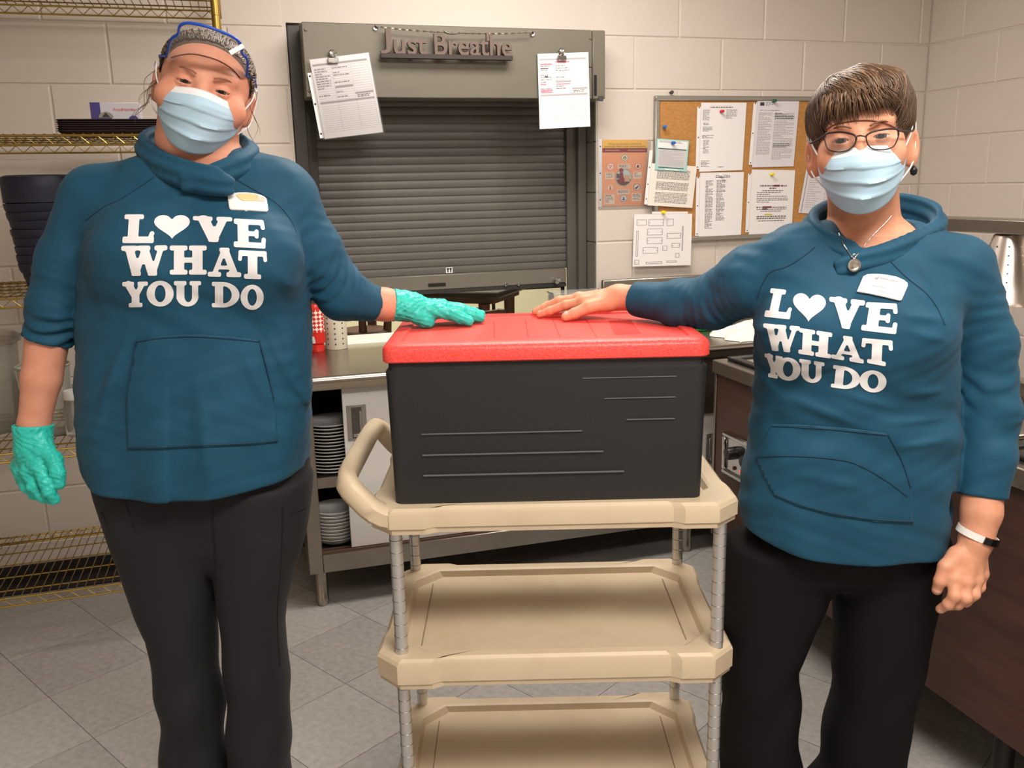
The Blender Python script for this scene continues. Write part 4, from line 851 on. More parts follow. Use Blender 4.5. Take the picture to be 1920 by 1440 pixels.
for (x0, y0, x1, y1) in ((1092, 709, 1268, 705), (1133, 747, 1266, 744), (1175, 787, 1265, 784), (790, 814, 1091, 808), (792, 854, 1131, 846), (794, 892, 1170, 884)):
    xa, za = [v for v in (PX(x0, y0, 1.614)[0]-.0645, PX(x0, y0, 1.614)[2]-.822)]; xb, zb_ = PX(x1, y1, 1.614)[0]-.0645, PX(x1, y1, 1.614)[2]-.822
    part('scratch_highlight', B().prism([(-D2-.0008, (za+zb_)/2-.0006), (-D2-.0008, (za+zb_)/2+.0006), (-D2+.008, (za+zb_)/2+.0012), (-D2+.008, (za+zb_)/2-.004)], xa, xb, 'yz'), mat('scratch_pale', (104, 104, 106), .45), gx, None)  # pale lines paint the scratches and thin highlights on the box front
lid = part('lid', loft([(rrect(W2+.001, D2+.001, .02), BH+.0005), (rrect(W2+.004, D2+.004, .024), BH+.003), (rrect(W2+.004, D2+.004, .024), BH+.024), (rrect(W2+.001, D2+.001, .026), BH+.030), (rrect(W2-.006, D2-.006, .03), BH+.034), (rrect(W2-.028, D2-.026, .02), BH+.035), (rrect(W2-.031, D2-.029, .02), BH+.0305)]), red, gx, 40)
LZ = BH+.0305; gm_ = mat('lid_groove', (188, 36, 34), .5)
for (pa, pb) in (((926, 600), (927, 632)), ((985, 598), (990, 632)), ((1036, 597), (1050, 631)), ((1098, 596), (1119, 631)), ((1160, 597), (1190, 622))):
    A_, Bp = HZ(*pa, 1.1465), HZ(*pb, 1.1465); a_, b2 = A_-np.array([.0645, 1.81, .822]), Bp-np.array([.0645, 1.81, .822])
    w_ = .0012; part('lid_groove', B().add([(a_[0]-w_, a_[1], LZ+.0002), (a_[0]+w_, a_[1], LZ+.0002), (b2[0]+w_, b2[1], LZ+.0002), (b2[0]-w_, b2[1], LZ+.0002)], [(0, 1, 2, 3)]), gm_, lid, None)
k = B(); C4 = [HZ(*p, 1.1465)-np.array([.0645, 1.81, .822]) for p in ((1141, 600), (1183, 599), (1203, 624), (1153, 626))]
k.add([(p[0], p[1], LZ+.0003) for p in C4], [(0, 1, 2, 3)]); part('maker_mark', k, mat('lid_mark', (206, 52, 46), .7, bump=(420, .9, .002)), lid, None)
# ---------------------------------------------------------------- implicit surfaces for bodies and clothes
def fastmesh(name, V, Q, mats, smooth=True):
    me = bpy.data.meshes.new(name); Q = np.asarray(Q, np.int32); V = np.asarray(V, np.float32)
    me.vertices.add(len(V)); me.vertices.foreach_set('co', V.ravel())
    k = Q.shape[1]; me.loops.add(Q.size); me.loops.foreach_set('vertex_index', Q.ravel())
    me.polygons.add(len(Q)); me.polygons.foreach_set('loop_start', np.arange(0, Q.size, k, dtype=np.int32))
    me.polygons.foreach_set('use_smooth', np.ones(len(Q), bool)) if smooth else None
    for m in (mats if isinstance(mats, (list, tuple)) else [mats]): me.materials.append(m)
    me.update(calc_edges=True); me.validate(); return me
def surf(f, lo, hi, h, S=6, newton=1):
    lo = np.asarray(lo, float); n = (np.ceil((np.asarray(hi)-lo)/h/S).astype(int)+1)*S; nb = n//S
    g = np.stack(np.meshgrid(*[lo[i]+h*(np.arange(nb[i])*S+(S-1)/2) for i in range(3)], indexing='ij'), -1)
    dc = f(g.reshape(-1, 3)).reshape(nb); act = np.argwhere(np.abs(dc) < 1.35*S*h)
    D = np.repeat(np.repeat(np.repeat(dc, S, 0), S, 1), S, 2).astype(np.float32)
    off = np.stack(np.meshgrid(*[np.arange(S)]*3, indexing='ij'), -1).reshape(-1, 3)
    for c in range(0, len(act), 3000):
        I = (act[c:c+3000]*S)[:, None, :]+off[None]; I = I.reshape(-1, 3)
        D[I[:, 0], I[:, 1], I[:, 2]] = f(lo+I*h)
    ins = D < 0
    C = np.zeros(tuple(x-1 for x in D.shape), np.int8)
    for a in (0, 1):
        for b_ in (0, 1):
            for c in (0, 1): C += ins[a:D.shape[0]-1+a, b_:D.shape[1]-1+b_, c:D.shape[2]-1+c]
    cells = np.argwhere((C > 0) & (C < 8)); idx = -np.ones(C.shape, np.int32); idx[tuple(cells.T)] = np.arange(len(cells))
    acc = np.zeros((len(cells), 3)); cnt = np.zeros(len(cells))
    corners = [(a, b_, c) for a in (0, 1) for b_ in (0, 1) for c in (0, 1)]
    for p in corners:
        for ax in range(3):
            if p[ax] == 0:
                q = list(p); q[ax] = 1
                d0 = D[tuple((cells+p).T)]; d1 = D[tuple((cells+q).T)]; m = (d0 < 0) != (d1 < 0)
                t = np.where(m, d0/np.where(m, d0-d1, 1), 0); pos = np.tile(np.array(p, float), (len(cells), 1)); pos[:, ax] = t
                acc[m] += pos[m]; cnt[m] += 1
    V = lo+h*(cells+acc/cnt[:, None])
    quads = []
    for ax in range(3):
        u, v = (ax+1) % 3, (ax+2) % 3
        sl0 = [slice(None)]*3; sl1 = [slice(None)]*3; sl0[ax] = slice(0, -1); sl1[ax] = slice(1, None)
        A0, A1 = ins[tuple(sl0)], ins[tuple(sl1)]
        E = np.argwhere(A0 != A1); E = E[(E[:, u] > 0) & (E[:, v] > 0) & (E[:, u] < C.shape[u]) & (E[:, v] < C.shape[v])]
        flip = A0[tuple(E.T)]
        du = np.zeros(3, int); du[u] = 1; dv = np.zeros(3, int); dv[v] = 1
        q = np.stack([idx[tuple((E-du-dv).T)], idx[tuple((E-dv).T)], idx[tuple(E.T)], idx[tuple((E-du).T)]], 1)
        q[~flip] = q[~flip][:, ::-1]; quads.append(q)
    Q = np.concatenate(quads); Q = Q[(Q >= 0).all(1)]
    for _ in range(newton):
        e = h*.25; d = f(V); G = np.stack([(f(V+np.eye(3)[i]*e)-d)/e for i in range(3)], 1)
        st = d[:, None]*G/np.maximum((G*G).sum(1), .25)[:, None]; ln = np.linalg.norm(st, axis=1, keepdims=True); st *= np.minimum(1, h*.6/np.maximum(ln, 1e-9)); V = V-st
    return V, Q
def near(P, lo, hi, f, m=.045):
    q = np.maximum(np.maximum(lo-P, P-hi), 0); d0 = np.linalg.norm(q, axis=1); out = d0+m*.5; k = d0 < m
    if k.any(): out[k] = f(P[k])
    return out
def smin(a, b, k): t = np.clip(.5+.5*(b-a)/k, 0, 1); return b+(a-b)*t-k*t*(1-t)
def smax(a, b, k): return -smin(-a, -b, k)
def cap(P, a, b, ra, rb):
    a = np.asarray(a, float); b = np.asarray(b, float); ba = b-a; t = np.clip(((P-a)@ba)/(ba@ba), 0, 1)
    return np.linalg.norm(P-a-t[:, None]*ba, axis=1)-(ra+(rb-ra)*t)
def chain(P, pts, k=0.0, s_out=False):
    d = None; s_best = None; L = 0
    for i in range(len(pts)-1):
        a, b = np.array(pts[i][:3]), np.array(pts[i+1][:3]); ba = b-a; ln = np.linalg.norm(ba); t = np.clip(((P-a)@ba)/(ba@ba), 0, 1)
        e = np.linalg.norm(P-a-t[:, None]*ba, axis=1)-(pts[i][3]+(pts[i+1][3]-pts[i][3])*t)
        if d is None: d = e; s_best = L+t*ln
        else:
            if s_out: s_best = np.where(e < d, L+t*ln, s_best)
            d = smin(d, e, k) if k else np.minimum(d, e)
        L += ln
    return (d, s_best) if s_out else d
def ell(P, c, r, R=None):
    q = P-np.asarray(c); 
    if R is not None: q = q@R
    r = np.asarray(r, float); k0 = np.linalg.norm(q/r, axis=1); k1 = np.linalg.norm(q/(r*r), axis=1); return k0*(k0-1)/np.maximum(k1, 1e-9)
def rot(ax, ang):
    return np.array(Matrix.Rotation(ang, 3, ax))
class Rows:                      # stack of rounded cross sections read from silhouette rows (y, x left, x right) at one distance
    def __init__(s, rows, D, depth, n=2.35):
        z = []; cx = []; hw = []
        for (y, a, b) in rows:
            A, B_ = PX(a, y, D), PX(b, y, D); z.append((A[2]+B_[2])/2); cx.append((A[0]+B_[0])/2); hw.append((B_[0]-A[0])/2)
        o = np.argsort(z); s.z = np.array(z)[o]; s.cx = np.array(cx)[o]; s.hw = np.array(hw)[o]
        dp = np.array([depth(y) for (y, a, b) in rows])[o]; s.cy = dp[:, 0]; s.hf = dp[:, 1]; s.hb = dp[:, 2]; s.n = n
    def par(s, z):
        def I(v):   # smooth interpolation
            return np.interp(z, s.z, v)
        return I(s.cx), I(s.hw), I(s.cy), I(s.hf), I(s.hb)
    def __call__(s, P, end=.02):
        z = P[:, 2]; cx, hw, cy, hf, hb = s.par(z); y = P[:, 1]-cy; hd = np.where(y < 0, hf, hb)
        x = np.abs((P[:, 0]-cx)/hw); yy = np.abs(y/hd); rho = (x**s.n+yy**s.n)**(1/s.n)
        d = (rho-1)*np.minimum(hw, hd)*.95
        return smax(d, np.maximum(s.z[0]-z, z-s.z[-1]), end)
skin_a = None
def bvh_of(V, Q): return BVHTree.FromPolygons([Vector(v) for v in V], [tuple(int(i) for i in q) for q in Q])
HCAM = Vector((0, 0, CAMH))
def hdir(x, y): d = ray(x, y); return Vector((float(np.dot(d, RT)), float(np.dot(d, HD)), float(d[2]))).normalized()
def hit(bvh, x, y, off=0.0, default=None):
    d = hdir(x, y); loc, nor, i, dist = bvh.ray_cast(HCAM, d)
    if loc is None: return default
    return np.array(loc-d*off)
# flat shapes laid on cloth: 2-D distance shapes meshed on a grid, then dropped on the garment
def box2(P, cx, cy, hx, hy, r=0.0):
    q = np.abs(P-np.array([cx, cy]))-np.array([hx-r, hy-r]); return np.linalg.norm(np.maximum(q, 0), axis=1)+np.minimum(q.max(1), 0)-r
def seg2(P, a, b, r):
    a = np.array(a); b = np.array(b); ba = b-a; t = np.clip(((P-a)@ba)/(ba@ba), 0, 1); return np.linalg.norm(P-a-t[:, None]*ba, axis=1)-r
def ell2(P, c, rx, ry):
    q = (P-np.array(c))/np.array([rx, ry]); k = np.linalg.norm(q, axis=1); return (k-1)*min(rx, ry)*np.where(k > 1, 1, 1)
def poly2(P, poly):
    poly = np.array(poly, float); n = len(poly); d = np.full(len(P), 1e9); inside = np.zeros(len(P), bool)
    for i in range(n):
        a, b = poly[i], poly[(i+1) % n]; ba = b-a; t = np.clip(((P-a)@ba)/(ba@ba+1e-12), 0, 1); d = np.minimum(d, np.linalg.norm(P-a-t[:, None]*ba, axis=1))
        c = (a[1] > P[:, 1]) != (b[1] > P[:, 1]); x = (b[0]-a[0])*(P[:, 1]-a[1])/(b[1]-a[1]+1e-12)+a[0]; inside ^= c & (P[:, 0] < x)
    return np.where(inside, -d, d)
def U(*d):
    r = d[0]
    for e in d[1:]: r = np.minimum(r, e)
    return r
RR = .055
def slab(P, cx, cy, hx): return box2(P, cx, cy, hx, .085, RR)
GLY = {
 'L': lambda P: U(box2(P, .33, .5, .17, .5, .03), slab(P, .33, .085, .31), box2(P, .5, .885, .5, .115, RR), seg2(P, (.86, .88), (.93, .66), .075)),
 'V': lambda P: U(seg2(P, (.27, .1), (.52, .86), .145), seg2(P, (.77, .1), (.54, .86), .105), box2(P, .52, .92, .13, .08, .05), slab(P, .25, .085, .25), slab(P, .8, .085, .2)),
 'E': lambda P: U(box2(P, .3, .5, .17, .5, .03), box2(P, .49, .095, .47, .095, RR), box2(P, .5, .9, .5, .1, RR), box2(P, .52, .5, .25, .085, .03), seg2(P, (.9, .1), (.93, .28), .065), seg2(P, (.93, .9), (.95, .68), .065), seg2(P, (.73, .4), (.73, .6), .06)),
 'W': lambda P: U(seg2(P, (.18, .1), (.31, .88), .095), seg2(P, (.50, .12), (.34, .88), .06), seg2(P, (.5, .12), (.66, .88), .095), seg2(P, (.86, .1), (.7, .88), .06), box2(P, .325, .92, .1, .08, .04), box2(P, .675, .92, .1, .08, .04), slab(P, .17, .085, .17), slab(P, .49, .085, .14), slab(P, .86, .085, .14)),
 'H': lambda P: U(box2(P, .25, .5, .14, .5, .03), box2(P, .75, .5, .14, .5, .03), box2(P, .5, .5, .3, .09, .02), slab(P, .24, .085, .24), slab(P, .24, .915, .24), slab(P, .76, .085, .24), slab(P, .76, .915, .24)),
 'A': lambda P: U(seg2(P, (.47, .12), (.2, .9), .07), seg2(P, (.53, .12), (.8, .9), .105), box2(P, .5, .68, .26, .065, .02), box2(P, .5, .07, .15, .07, .05), slab(P, .2, .915, .2), slab(P, .78, .915, .22)),
 'T': lambda P: U(box2(P, .5, .5, .165, .5, .03), box2(P, .5, .1, .49, .1, RR), seg2(P, (.08, .1), (.06, .32), .065), seg2(P, (.92, .1), (.94, .32), .065), slab(P, .5, .915, .3)),
 'Y': lambda P: U(seg2(P, (.24, .1), (.5, .55), .14), seg2(P, (.78, .1), (.54, .55), .1), box2(P, .52, .72, .15, .28, .03), slab(P, .23, .085, .23), slab(P, .8, .085, .2), slab(P, .52, .915, .27)),
 'O': lambda P: np.maximum(ell2(P, (.5, .5), .5, .5), -ell2(P, (.5, .5), .2, .33)),
 'U': lambda P: U(box2(P, .24, .36, .145, .36, .03), box2(P, .78, .36, .115, .36, .03), np.maximum(np.maximum(ell2(P, (.5, .6), .405, .4), -ell2(P, (.53, .58), .145, .25)), .55-P[:, 1]), slab(P, .23, .085, .23), slab(P, .79, .085, .21)),
 'D': lambda P: U(box2(P, .26, .5, .15, .5, .03), np.maximum(np.maximum(ell2(P, (.38, .5), .62, .5), -np.maximum(ell2(P, (.4, .5), .32, .34), .3-P[:, 0])), .12-P[:, 0]), slab(P, .22, .085, .22), slab(P, .22, .915, .22)),
 'heart': lambda P: poly2(P, [(.5+.5*(16*sin(t)**3)/16.2, .43-.5*(13*cos(t)-5*cos(2*t)-2*cos(3*t)-cos(4*t))/14.8) for t in np.linspace(0, 2*pi, 61)[:-1]]),
}
def grid_shape(f, lo, hi, n):
    xs = np.linspace(lo[0], hi[0], n[0]); ys = np.linspace(lo[1], hi[1], n[1]); P = np.stack(np.meshgrid(xs, ys, indexing='ij'), -1).reshape(-1, 2); d = f(P)
    I = np.arange(n[0]*n[1]).reshape(n); c = np.stack([I[:-1, :-1], I[1:, :-1], I[1:, 1:], I[:-1, 1:]], -1).reshape(-1, 4); keep = (d[c] < 0).any(1); c = c[keep]
    use = np.unique(c); out = use[d[use] > 0]; Q = P[out].copy(); e = 1e-3*(hi[0]-lo[0])
    for _ in range(4):
        dd = f(Q); G = np.stack([(f(Q+np.array([e, 0]))-f(Q-np.array([e, 0])))/(2*e), (f(Q+np.array([0, e]))-f(Q-np.array([0, e])))/(2*e)], 1); Q -= dd[:, None]*G/np.maximum((G*G).sum(1), .3)[:, None]
    P[out] = Q; mp = -np.ones(len(P), int); mp[use] = np.arange(len(use)); return P[use], mp[c]
def drape(name, f, lo, hi, n, to_px, bvh, off, m, parent, org, thick=.0, label=None, taper=None):
    P, F = grid_shape(f, lo, hi, n); V = []; last = None
    for u, v in P:
        x, y = to_px(u, v); h_ = hit(bvh, x, y, off, last); last = h_ if h_ is not None else last; V.append(h_ if h_ is not None else np.array([0, 2, 1.]))
    V = np.array(V)-org
    me = fastmesh(name, V, F[:, ::-1], m); o = link(name, me, parent)
    if thick:
        md = o.modifiers.new('thickness', 'SOLIDIFY'); md.thickness = thick; md.offset = -1
    if label: o['label'] = label
    return o
def quadmap(tl, tr, br, bl_):
    tl, tr, br, bl_ = map(np.array, (tl, tr, br, bl_)); return lambda u, v: (tl*(1-u)+tr*u)*(1-v)+(bl_*(1-u)+br*u)*v
def seam(name, pts, bvh, r, off, m, parent, org, sub=6, closed=False):
    pts = np.array(pts, float); P = []
    for i in range(len(pts)-1):       # Catmull-Rom through the points
        p0, p1, p2, p3 = pts[max(i-1, 0)], pts[i], pts[i+1], pts[min(i+2, len(pts)-1)]
        for t in np.linspace(0, 1, sub, endpoint=False): P.append(.5*((2*p1)+(-p0+p2)*t+(2*p0-5*p1+4*p2-p3)*t*t+(-p0+3*p1-3*p2+p3)*t**3))
    P.append(pts[-1]); V = [hit(bvh, x, y, off) for x, y in P]; V = [v-org for v in V if v is not None]
    return part(name, B().tube(V, r, 6), m, parent, 80)
def HP(*a):                       # (px, py, distance, radius) list -> 3-D chain
    return [(*PX(x, y, D), r) for x, y, D, r in a]

# ---------------------------------------------------------------- materials of people
def skin_mat(name, c1, c2):
    return mat(name, c1, .5, var=(38, c2, .35, .7), bump=(420, .12, .0006), spec=.35, sss=.12)
skin_A = skin_mat('skin_rosy', (216, 148, 120), (222, 160, 134)); skin_B = skin_mat('skin_tan', (212, 148, 116), (222, 164, 134))
teal = mat('teal_jersey', (31, 82, 108), .65, var=(9, (27, 75, 100), .3, .7), bump=(900, .10, .0005), sheen=.04, spec=.25)
seam_m = mat('teal_seam', (18, 56, 80), .7)
white_print = mat('white_print', (242, 242, 244), .5); pink_print = mat('heart_print', (246, 226, 222), .5)
pants_a = mat('charcoal_trousers', (42, 42, 46), .7, var=(6, (36, 36, 40), .3, .7), bump=(700, .1, .0005), sheen=.03, spec=.2); pants_b = mat('black_trousers', (20, 19, 21), .75, bump=(700, .1, .0005), sheen=.0, spec=.2)
glove_m = mat('teal_nitrile', (46, 197, 181), .36, var=(30, (58, 210, 195), .3, .7), spec=.4)
nt = glove_m.node_tree
mask_m = mat('mask_blue', (178, 210, 230), .75, bump=(500, .15, .0006)); maskw = mat('mask_white', (238, 240, 243), .7)
shoe_m = mat('shoe_black', (28, 27, 28), .5)
def hair_mat(name, cols):
    m = bpy.data.materials.new(name); m.use_nodes = True; nt = m.node_tree; b_ = nt.nodes['Principled BSDF']; b_.inputs['Roughness'].default_value = .42; b_.inputs['Specular IOR Level'].default_value = .4
    a = nt.nodes.new('ShaderNodeAttribute'); a.attribute_name = 'tone'; r = nt.nodes.new('ShaderNodeValToRGB'); nt.links.new(a.outputs['Fac'], r.inputs['Fac']); nt.links.new(r.outputs['Color'], b_.inputs['Base Color'])
    el = r.color_ramp.elements; el[0].color = L3(cols[0]); el[1].color = L3(cols[-1])
    for i, c in enumerate(cols[1:-1]): e = el.new((i+1)/(len(cols)-1)); e.color = L3(c)
    return m
hair_a = hair_mat('hair_ash_brown', [(74, 62, 52), (96, 80, 66), (116, 98, 82), (138, 120, 102)]); hair_b = hair_mat('hair_brown_blonde', [(56, 42, 33), (88, 65, 48), (118, 90, 66), (180, 148, 110)])

def eye_pair(root, R, cen, org, iris=(92, 78, 62), ex=.031, ey=-.0715, ez=0.0, r=.0118):
    wm = mat('eye_white', (226, 220, 216), .25); im = mat('iris_%d' % iris[0], iris, .2); pm = mat('pupil', (12, 11, 12), .15)
    for s_ in (-1, 1):
        k = B(); n_, m_ = 20, 12; ctr = np.array([s_*ex, ey, ez]); V = []; F = []; mi = []
        for i in range(m_+1):
            th = pi*i/m_*.55
            for j in range(n_):
                a = 2*pi*j/n_; p = np.array([sin(th)*cos(a), -cos(th), sin(th)*sin(a)])*r; V.append(cen+R@(ctr+p)-org)
        for i in range(m_):
            for j in range(n_): F.append((i*n_+j, i*n_+(j+1) % n_, (i+1)*n_+(j+1) % n_, (i+1)*n_+j)); mi.append(2 if i < 3 else 1 if i < 6 else 0)
        k.add(V, F); k.m = mi; part('eye', k, [wm, im, pm], root, 80)
def squash(z, t): u = z-.045; return z+(1/t-1)*(.5*(u+np.sqrt(u*u+.03**2)))
def head_sdf(P, wide=1.0, chub=0.0, open_=.0042, top=1.0, ear_=(.0775, -.012, 1.0)):
    q = P.copy(); q[:, 0] = q[:, 0]/wide; q[:, 2] = squash(q[:, 2], top)
    d = ell(q, (0, .018, .033), (.076, .098, .084)); d = smin(d, ell(q, (0, -.012, -.035), (.067, .077, .086)), .03)
    d = smin(d, ell(q, (0, -.046, -.096), (.036, .034, .025)), .03)
    ax = np.abs(q[:, 0]); m = np.stack([ax, q[:, 1], q[:, 2]], 1)
    d = smin(d, ell(m, (.04, -.052, -.030), (.028+chub*.3, .027, .026)), .025)
    if chub: d = smin(d, ell(q, (0, -.018, -.108), (.058, .05, .034)), .03)
    d = smin(d, ell(m, (.022, -.067, .026), (.026, .012, .009)), .022)
    d = smax(d, -ell(m, (.032, -.104, .001), (.022, .022, .0165)), .014)
    d = smin(d, cap(q, (0, -.082, .006), (0, -.104, -.038), .007, .013), .016)
    ey = m-np.array([.031, -.0715, 0]); lid = np.linalg.norm(ey, axis=1)-.0136
    xx = ey[:, 0]/.0128; up_ = open_*(1-np.clip(xx*xx, 0, 1.2))*.9; lo_ = -open_*.75*(1-np.clip(xx*xx, 0, 1.2))
    slit = np.maximum(np.maximum(ey[:, 2]-up_-.0004, lo_-ey[:, 2]), np.maximum(ey[:, 1]+.003, np.abs(ey[:, 0])-.0128)); lid = np.maximum(lid, -slit)
    d = smin(d, lid, .0035); d = np.maximum(d, -np.maximum(slit, np.linalg.norm(ey, axis=1)-.017))
    ear = ell(m, (ear_[0], .014, ear_[1]), (.0085*ear_[2], .019*ear_[2], .032*ear_[2]), rot('Z', radians(-28))); ear = smax(ear, -ell(m, (ear_[0]+.0085, .006, ear_[1]+.004), (.008, .010, .018)), .006)
    return smin(d, ear, .008)
def mask_part(root, R, cen, org, wide, ztc, zts, zbc, zbs, mw=1.0, yf=(-.096, -.121, -.122, -.112, -.088), seed=0):
    nu, nv = 44, 36; V = []
    for j in range(nv+1):
        v = j/nv
        for i in range(nu+1):
            u = 2*i/nu-1; ph = u*1.22
            zt = zts+(ztc-zts)*math.exp(-(u/.4)**2)*.4+(ztc-zts)*.6*cos(u*pi/2); zb_ = zbs+(zbc-zbs)*cos(u*pi/2)**.85 if abs(u) < 1 else zbs
            z = zt+(zb_-zt)*v
            y_f = np.interp(v, [0, .22, .45, .75, 1], yf); ys = -.034+.010*v; bb_ = (ys-y_f)/(1-cos(1.22))
            wv = np.interp(v, [0, .35, .7, 1], [.073, .0745, .071, .062])*wide*mw
            x = wv*sin(ph)/sin(1.22); y = y_f+bb_*(1-cos(ph)); y -= .006*math.exp(-(ph/.25)**2)*math.exp(-((v-.18)/.2)**2)
            w = 0
            for c, a in ((.30, .0042), (.52, .0048), (.75, .0038)):
                t = v-c-.02*sin(u*3+seed)
                w += a*(math.exp(-(t/.035)**2) if t < 0 else math.exp(-(t/.012)**2))*(.75+.25*cos(u*5+c*9))
            y -= w; z -= w*.5
            y -= .0015*sin(u*7+v*9+seed)*sin(v*pi)
            V.append(cen+R@np.array([x, y, z])-org)
    F = [(j*(nu+1)+i, j*(nu+1)+i+1, (j+1)*(nu+1)+i+1, (j+1)*(nu+1)+i) for j in range(nv) for i in range(nu)]
    k = B().add(V, F); k.m = [1 if (n//nu) < 4 else 0 for n in range(len(F))]
    o = part('face_mask', k, [mask_m, maskw], root, 80, label='pale blue pleated face mask'); md = o.modifiers.new('thickness', 'SOLIDIFY'); md.thickness = .0012
    g = lambda i, j: np.array(V[j*(nu+1)+i])
    for s_, i in ((-1, 0), (1, nu)):
        ear = [cen+R@np.array([s_*.083*wide, -.002, .022])-org, cen+R@np.array([s_*.088*wide, .016, .012])-org, cen+R@np.array([s_*.086*wide, .014, -.036])-org]
        part('ear_loop', B().tube(spline3([g(i, 1), (g(i, 1)+ear[0])/2+np.array([s_*.004, 0, 0]), ear[0], ear[1], ear[2], (g(i, nv-1)+ear[2])/2+np.array([s_*.006, 0, 0]), g(i, nv-1)], 5), .0014, 6), maskw, o, 80)
    return o
def hair_part(root, V, Q, strands, m, org, label, cap_tone=.12):
    """cap surface plus many tapered strands in one hair mesh, each with its own tone"""
    k = B(); tones = []
    for path, r0, r1, tone in strands:
        n0 = len(k.v); rr = np.interp(np.linspace(0, 1, len(path)), [0, .5, 1], [r0, r0, r1]); k.tube(path, rr, 5, caps=False); tones += [tone]*(len(k.v)-n0)
    o0 = len(k.v); allV = np.concatenate([np.array(k.v), V]) - org if len(k.v) else V-org
    F4 = np.concatenate([np.array(k.f), Q+o0]) if len(k.f) else Q
    me = fastmesh('hair', allV, F4, m); at = me.attributes.new('tone', 'FLOAT', 'POINT'); at.data.foreach_set('value', np.array(tones+[cap_tone]*len(V), np.float32))
    o = link('hair', me, root); o['label'] = label; return o
# ---------------------------------------------------------------- people
def person(name, label, org):
    o = thing(name, label, 'person', tuple(h2w(org)), -YAW); return o
def hand_sdf(P, H, k1=.010, k2=.0045):
    w = H['wrist']; d = None
    for key in ('index', 'middle', 'ring', 'pinky'):
        f_ = H[key]; e = cap(P, w[:3], f_[0][:3], w[3]*.62, f_[0][3]*1.18); d = e if d is None else smin(d, e, k1)
    ks = [H[k][0] for k in ('index', 'middle', 'ring', 'pinky')]
    for i in range(3): d = smin(d, cap(P, ks[i][:3], ks[i+1][:3], ks[i][3]*1.12, ks[i+1][3]*1.12), .006)
    t = H['thumb']; d = smin(d, chain(P, t, .004), .009)
    d = smin(d, cap(P, t[0][:3], (np.array(ks[0][:3])+np.array(w[:3]))/2, t[0][3]*.95, .012), .012)
    for key in ('index', 'middle', 'ring', 'pinky'):
        f_ = H[key]; e = chain(P, f_, .002)
        for q in f_[1:3]: e = smin(e, np.linalg.norm(P-np.array(q[:3]), axis=1)-q[3]*1.06, .003)
        d = smin(d, e, k2)
    return d
def wrinkle(P, A, fr, seed=0):
    a = np.sin(P[:, 0]*fr+4*np.sin(P[:, 2]*fr*.37+seed))*np.sin(P[:, 2]*fr*1.3+3*np.sin(P[:, 1]*fr*.5+seed)); return A*a
def bounds(pts, m): a = np.array([p[:3] for p in pts]); return a.min(0)-m, a.max(0)+m
def joined(name, pieces, m, org, parent):
    Vs = []; Qs = []; n = 0
    for V, Q in pieces: Vs.append(V-org); Qs.append(Q+n); n += len(V)
    return link(name, fastmesh(name, np.concatenate(Vs), np.concatenate(Qs), m), parent)
def ext(rw, z, cx, hw, cy, hf, hb):
    for nme, v in (('z', z), ('cx', cx), ('hw', hw), ('cy', cy), ('hf', hf), ('hb', hb)): setattr(rw, nme, np.concatenate([[v], getattr(rw, nme)]))
def tone_strands(f, N, seed, root, field, steps, step, off, r, toner, R, cen, jit=.15):
    g = np.random.default_rng(seed); P = root(g, N); out = [P.copy()]; J = g.normal(0, jit, (N, 3)); offs = g.uniform(*off, N)
    def proj(P):
        for _ in range(2):
            e = .001; d = f(P)-offs; G = np.stack([(f(P+np.eye(3)[i]*e)-f(P-np.eye(3)[i]*e))/(2*e) for i in range(3)], 1); G /= np.maximum(np.linalg.norm(G, axis=1, keepdims=True), 1e-6); P = P-d[:, None]*G
        return P, G
    P, G = proj(P); out = [P]
    for s_ in range(steps):
        d = field(P)+J; d -= G*(d*G).sum(1, keepdims=True); d /= np.maximum(np.linalg.norm(d, axis=1, keepdims=True), 1e-6); P, G = proj(P+d*step); out.append(P)
    A = np.stack(out, 1); tones = toner(g, A)
    return [([cen+R@p for p in A[i]], r*g.uniform(.7, 1.2), r*.25, float(tones[i])) for i in range(N)]

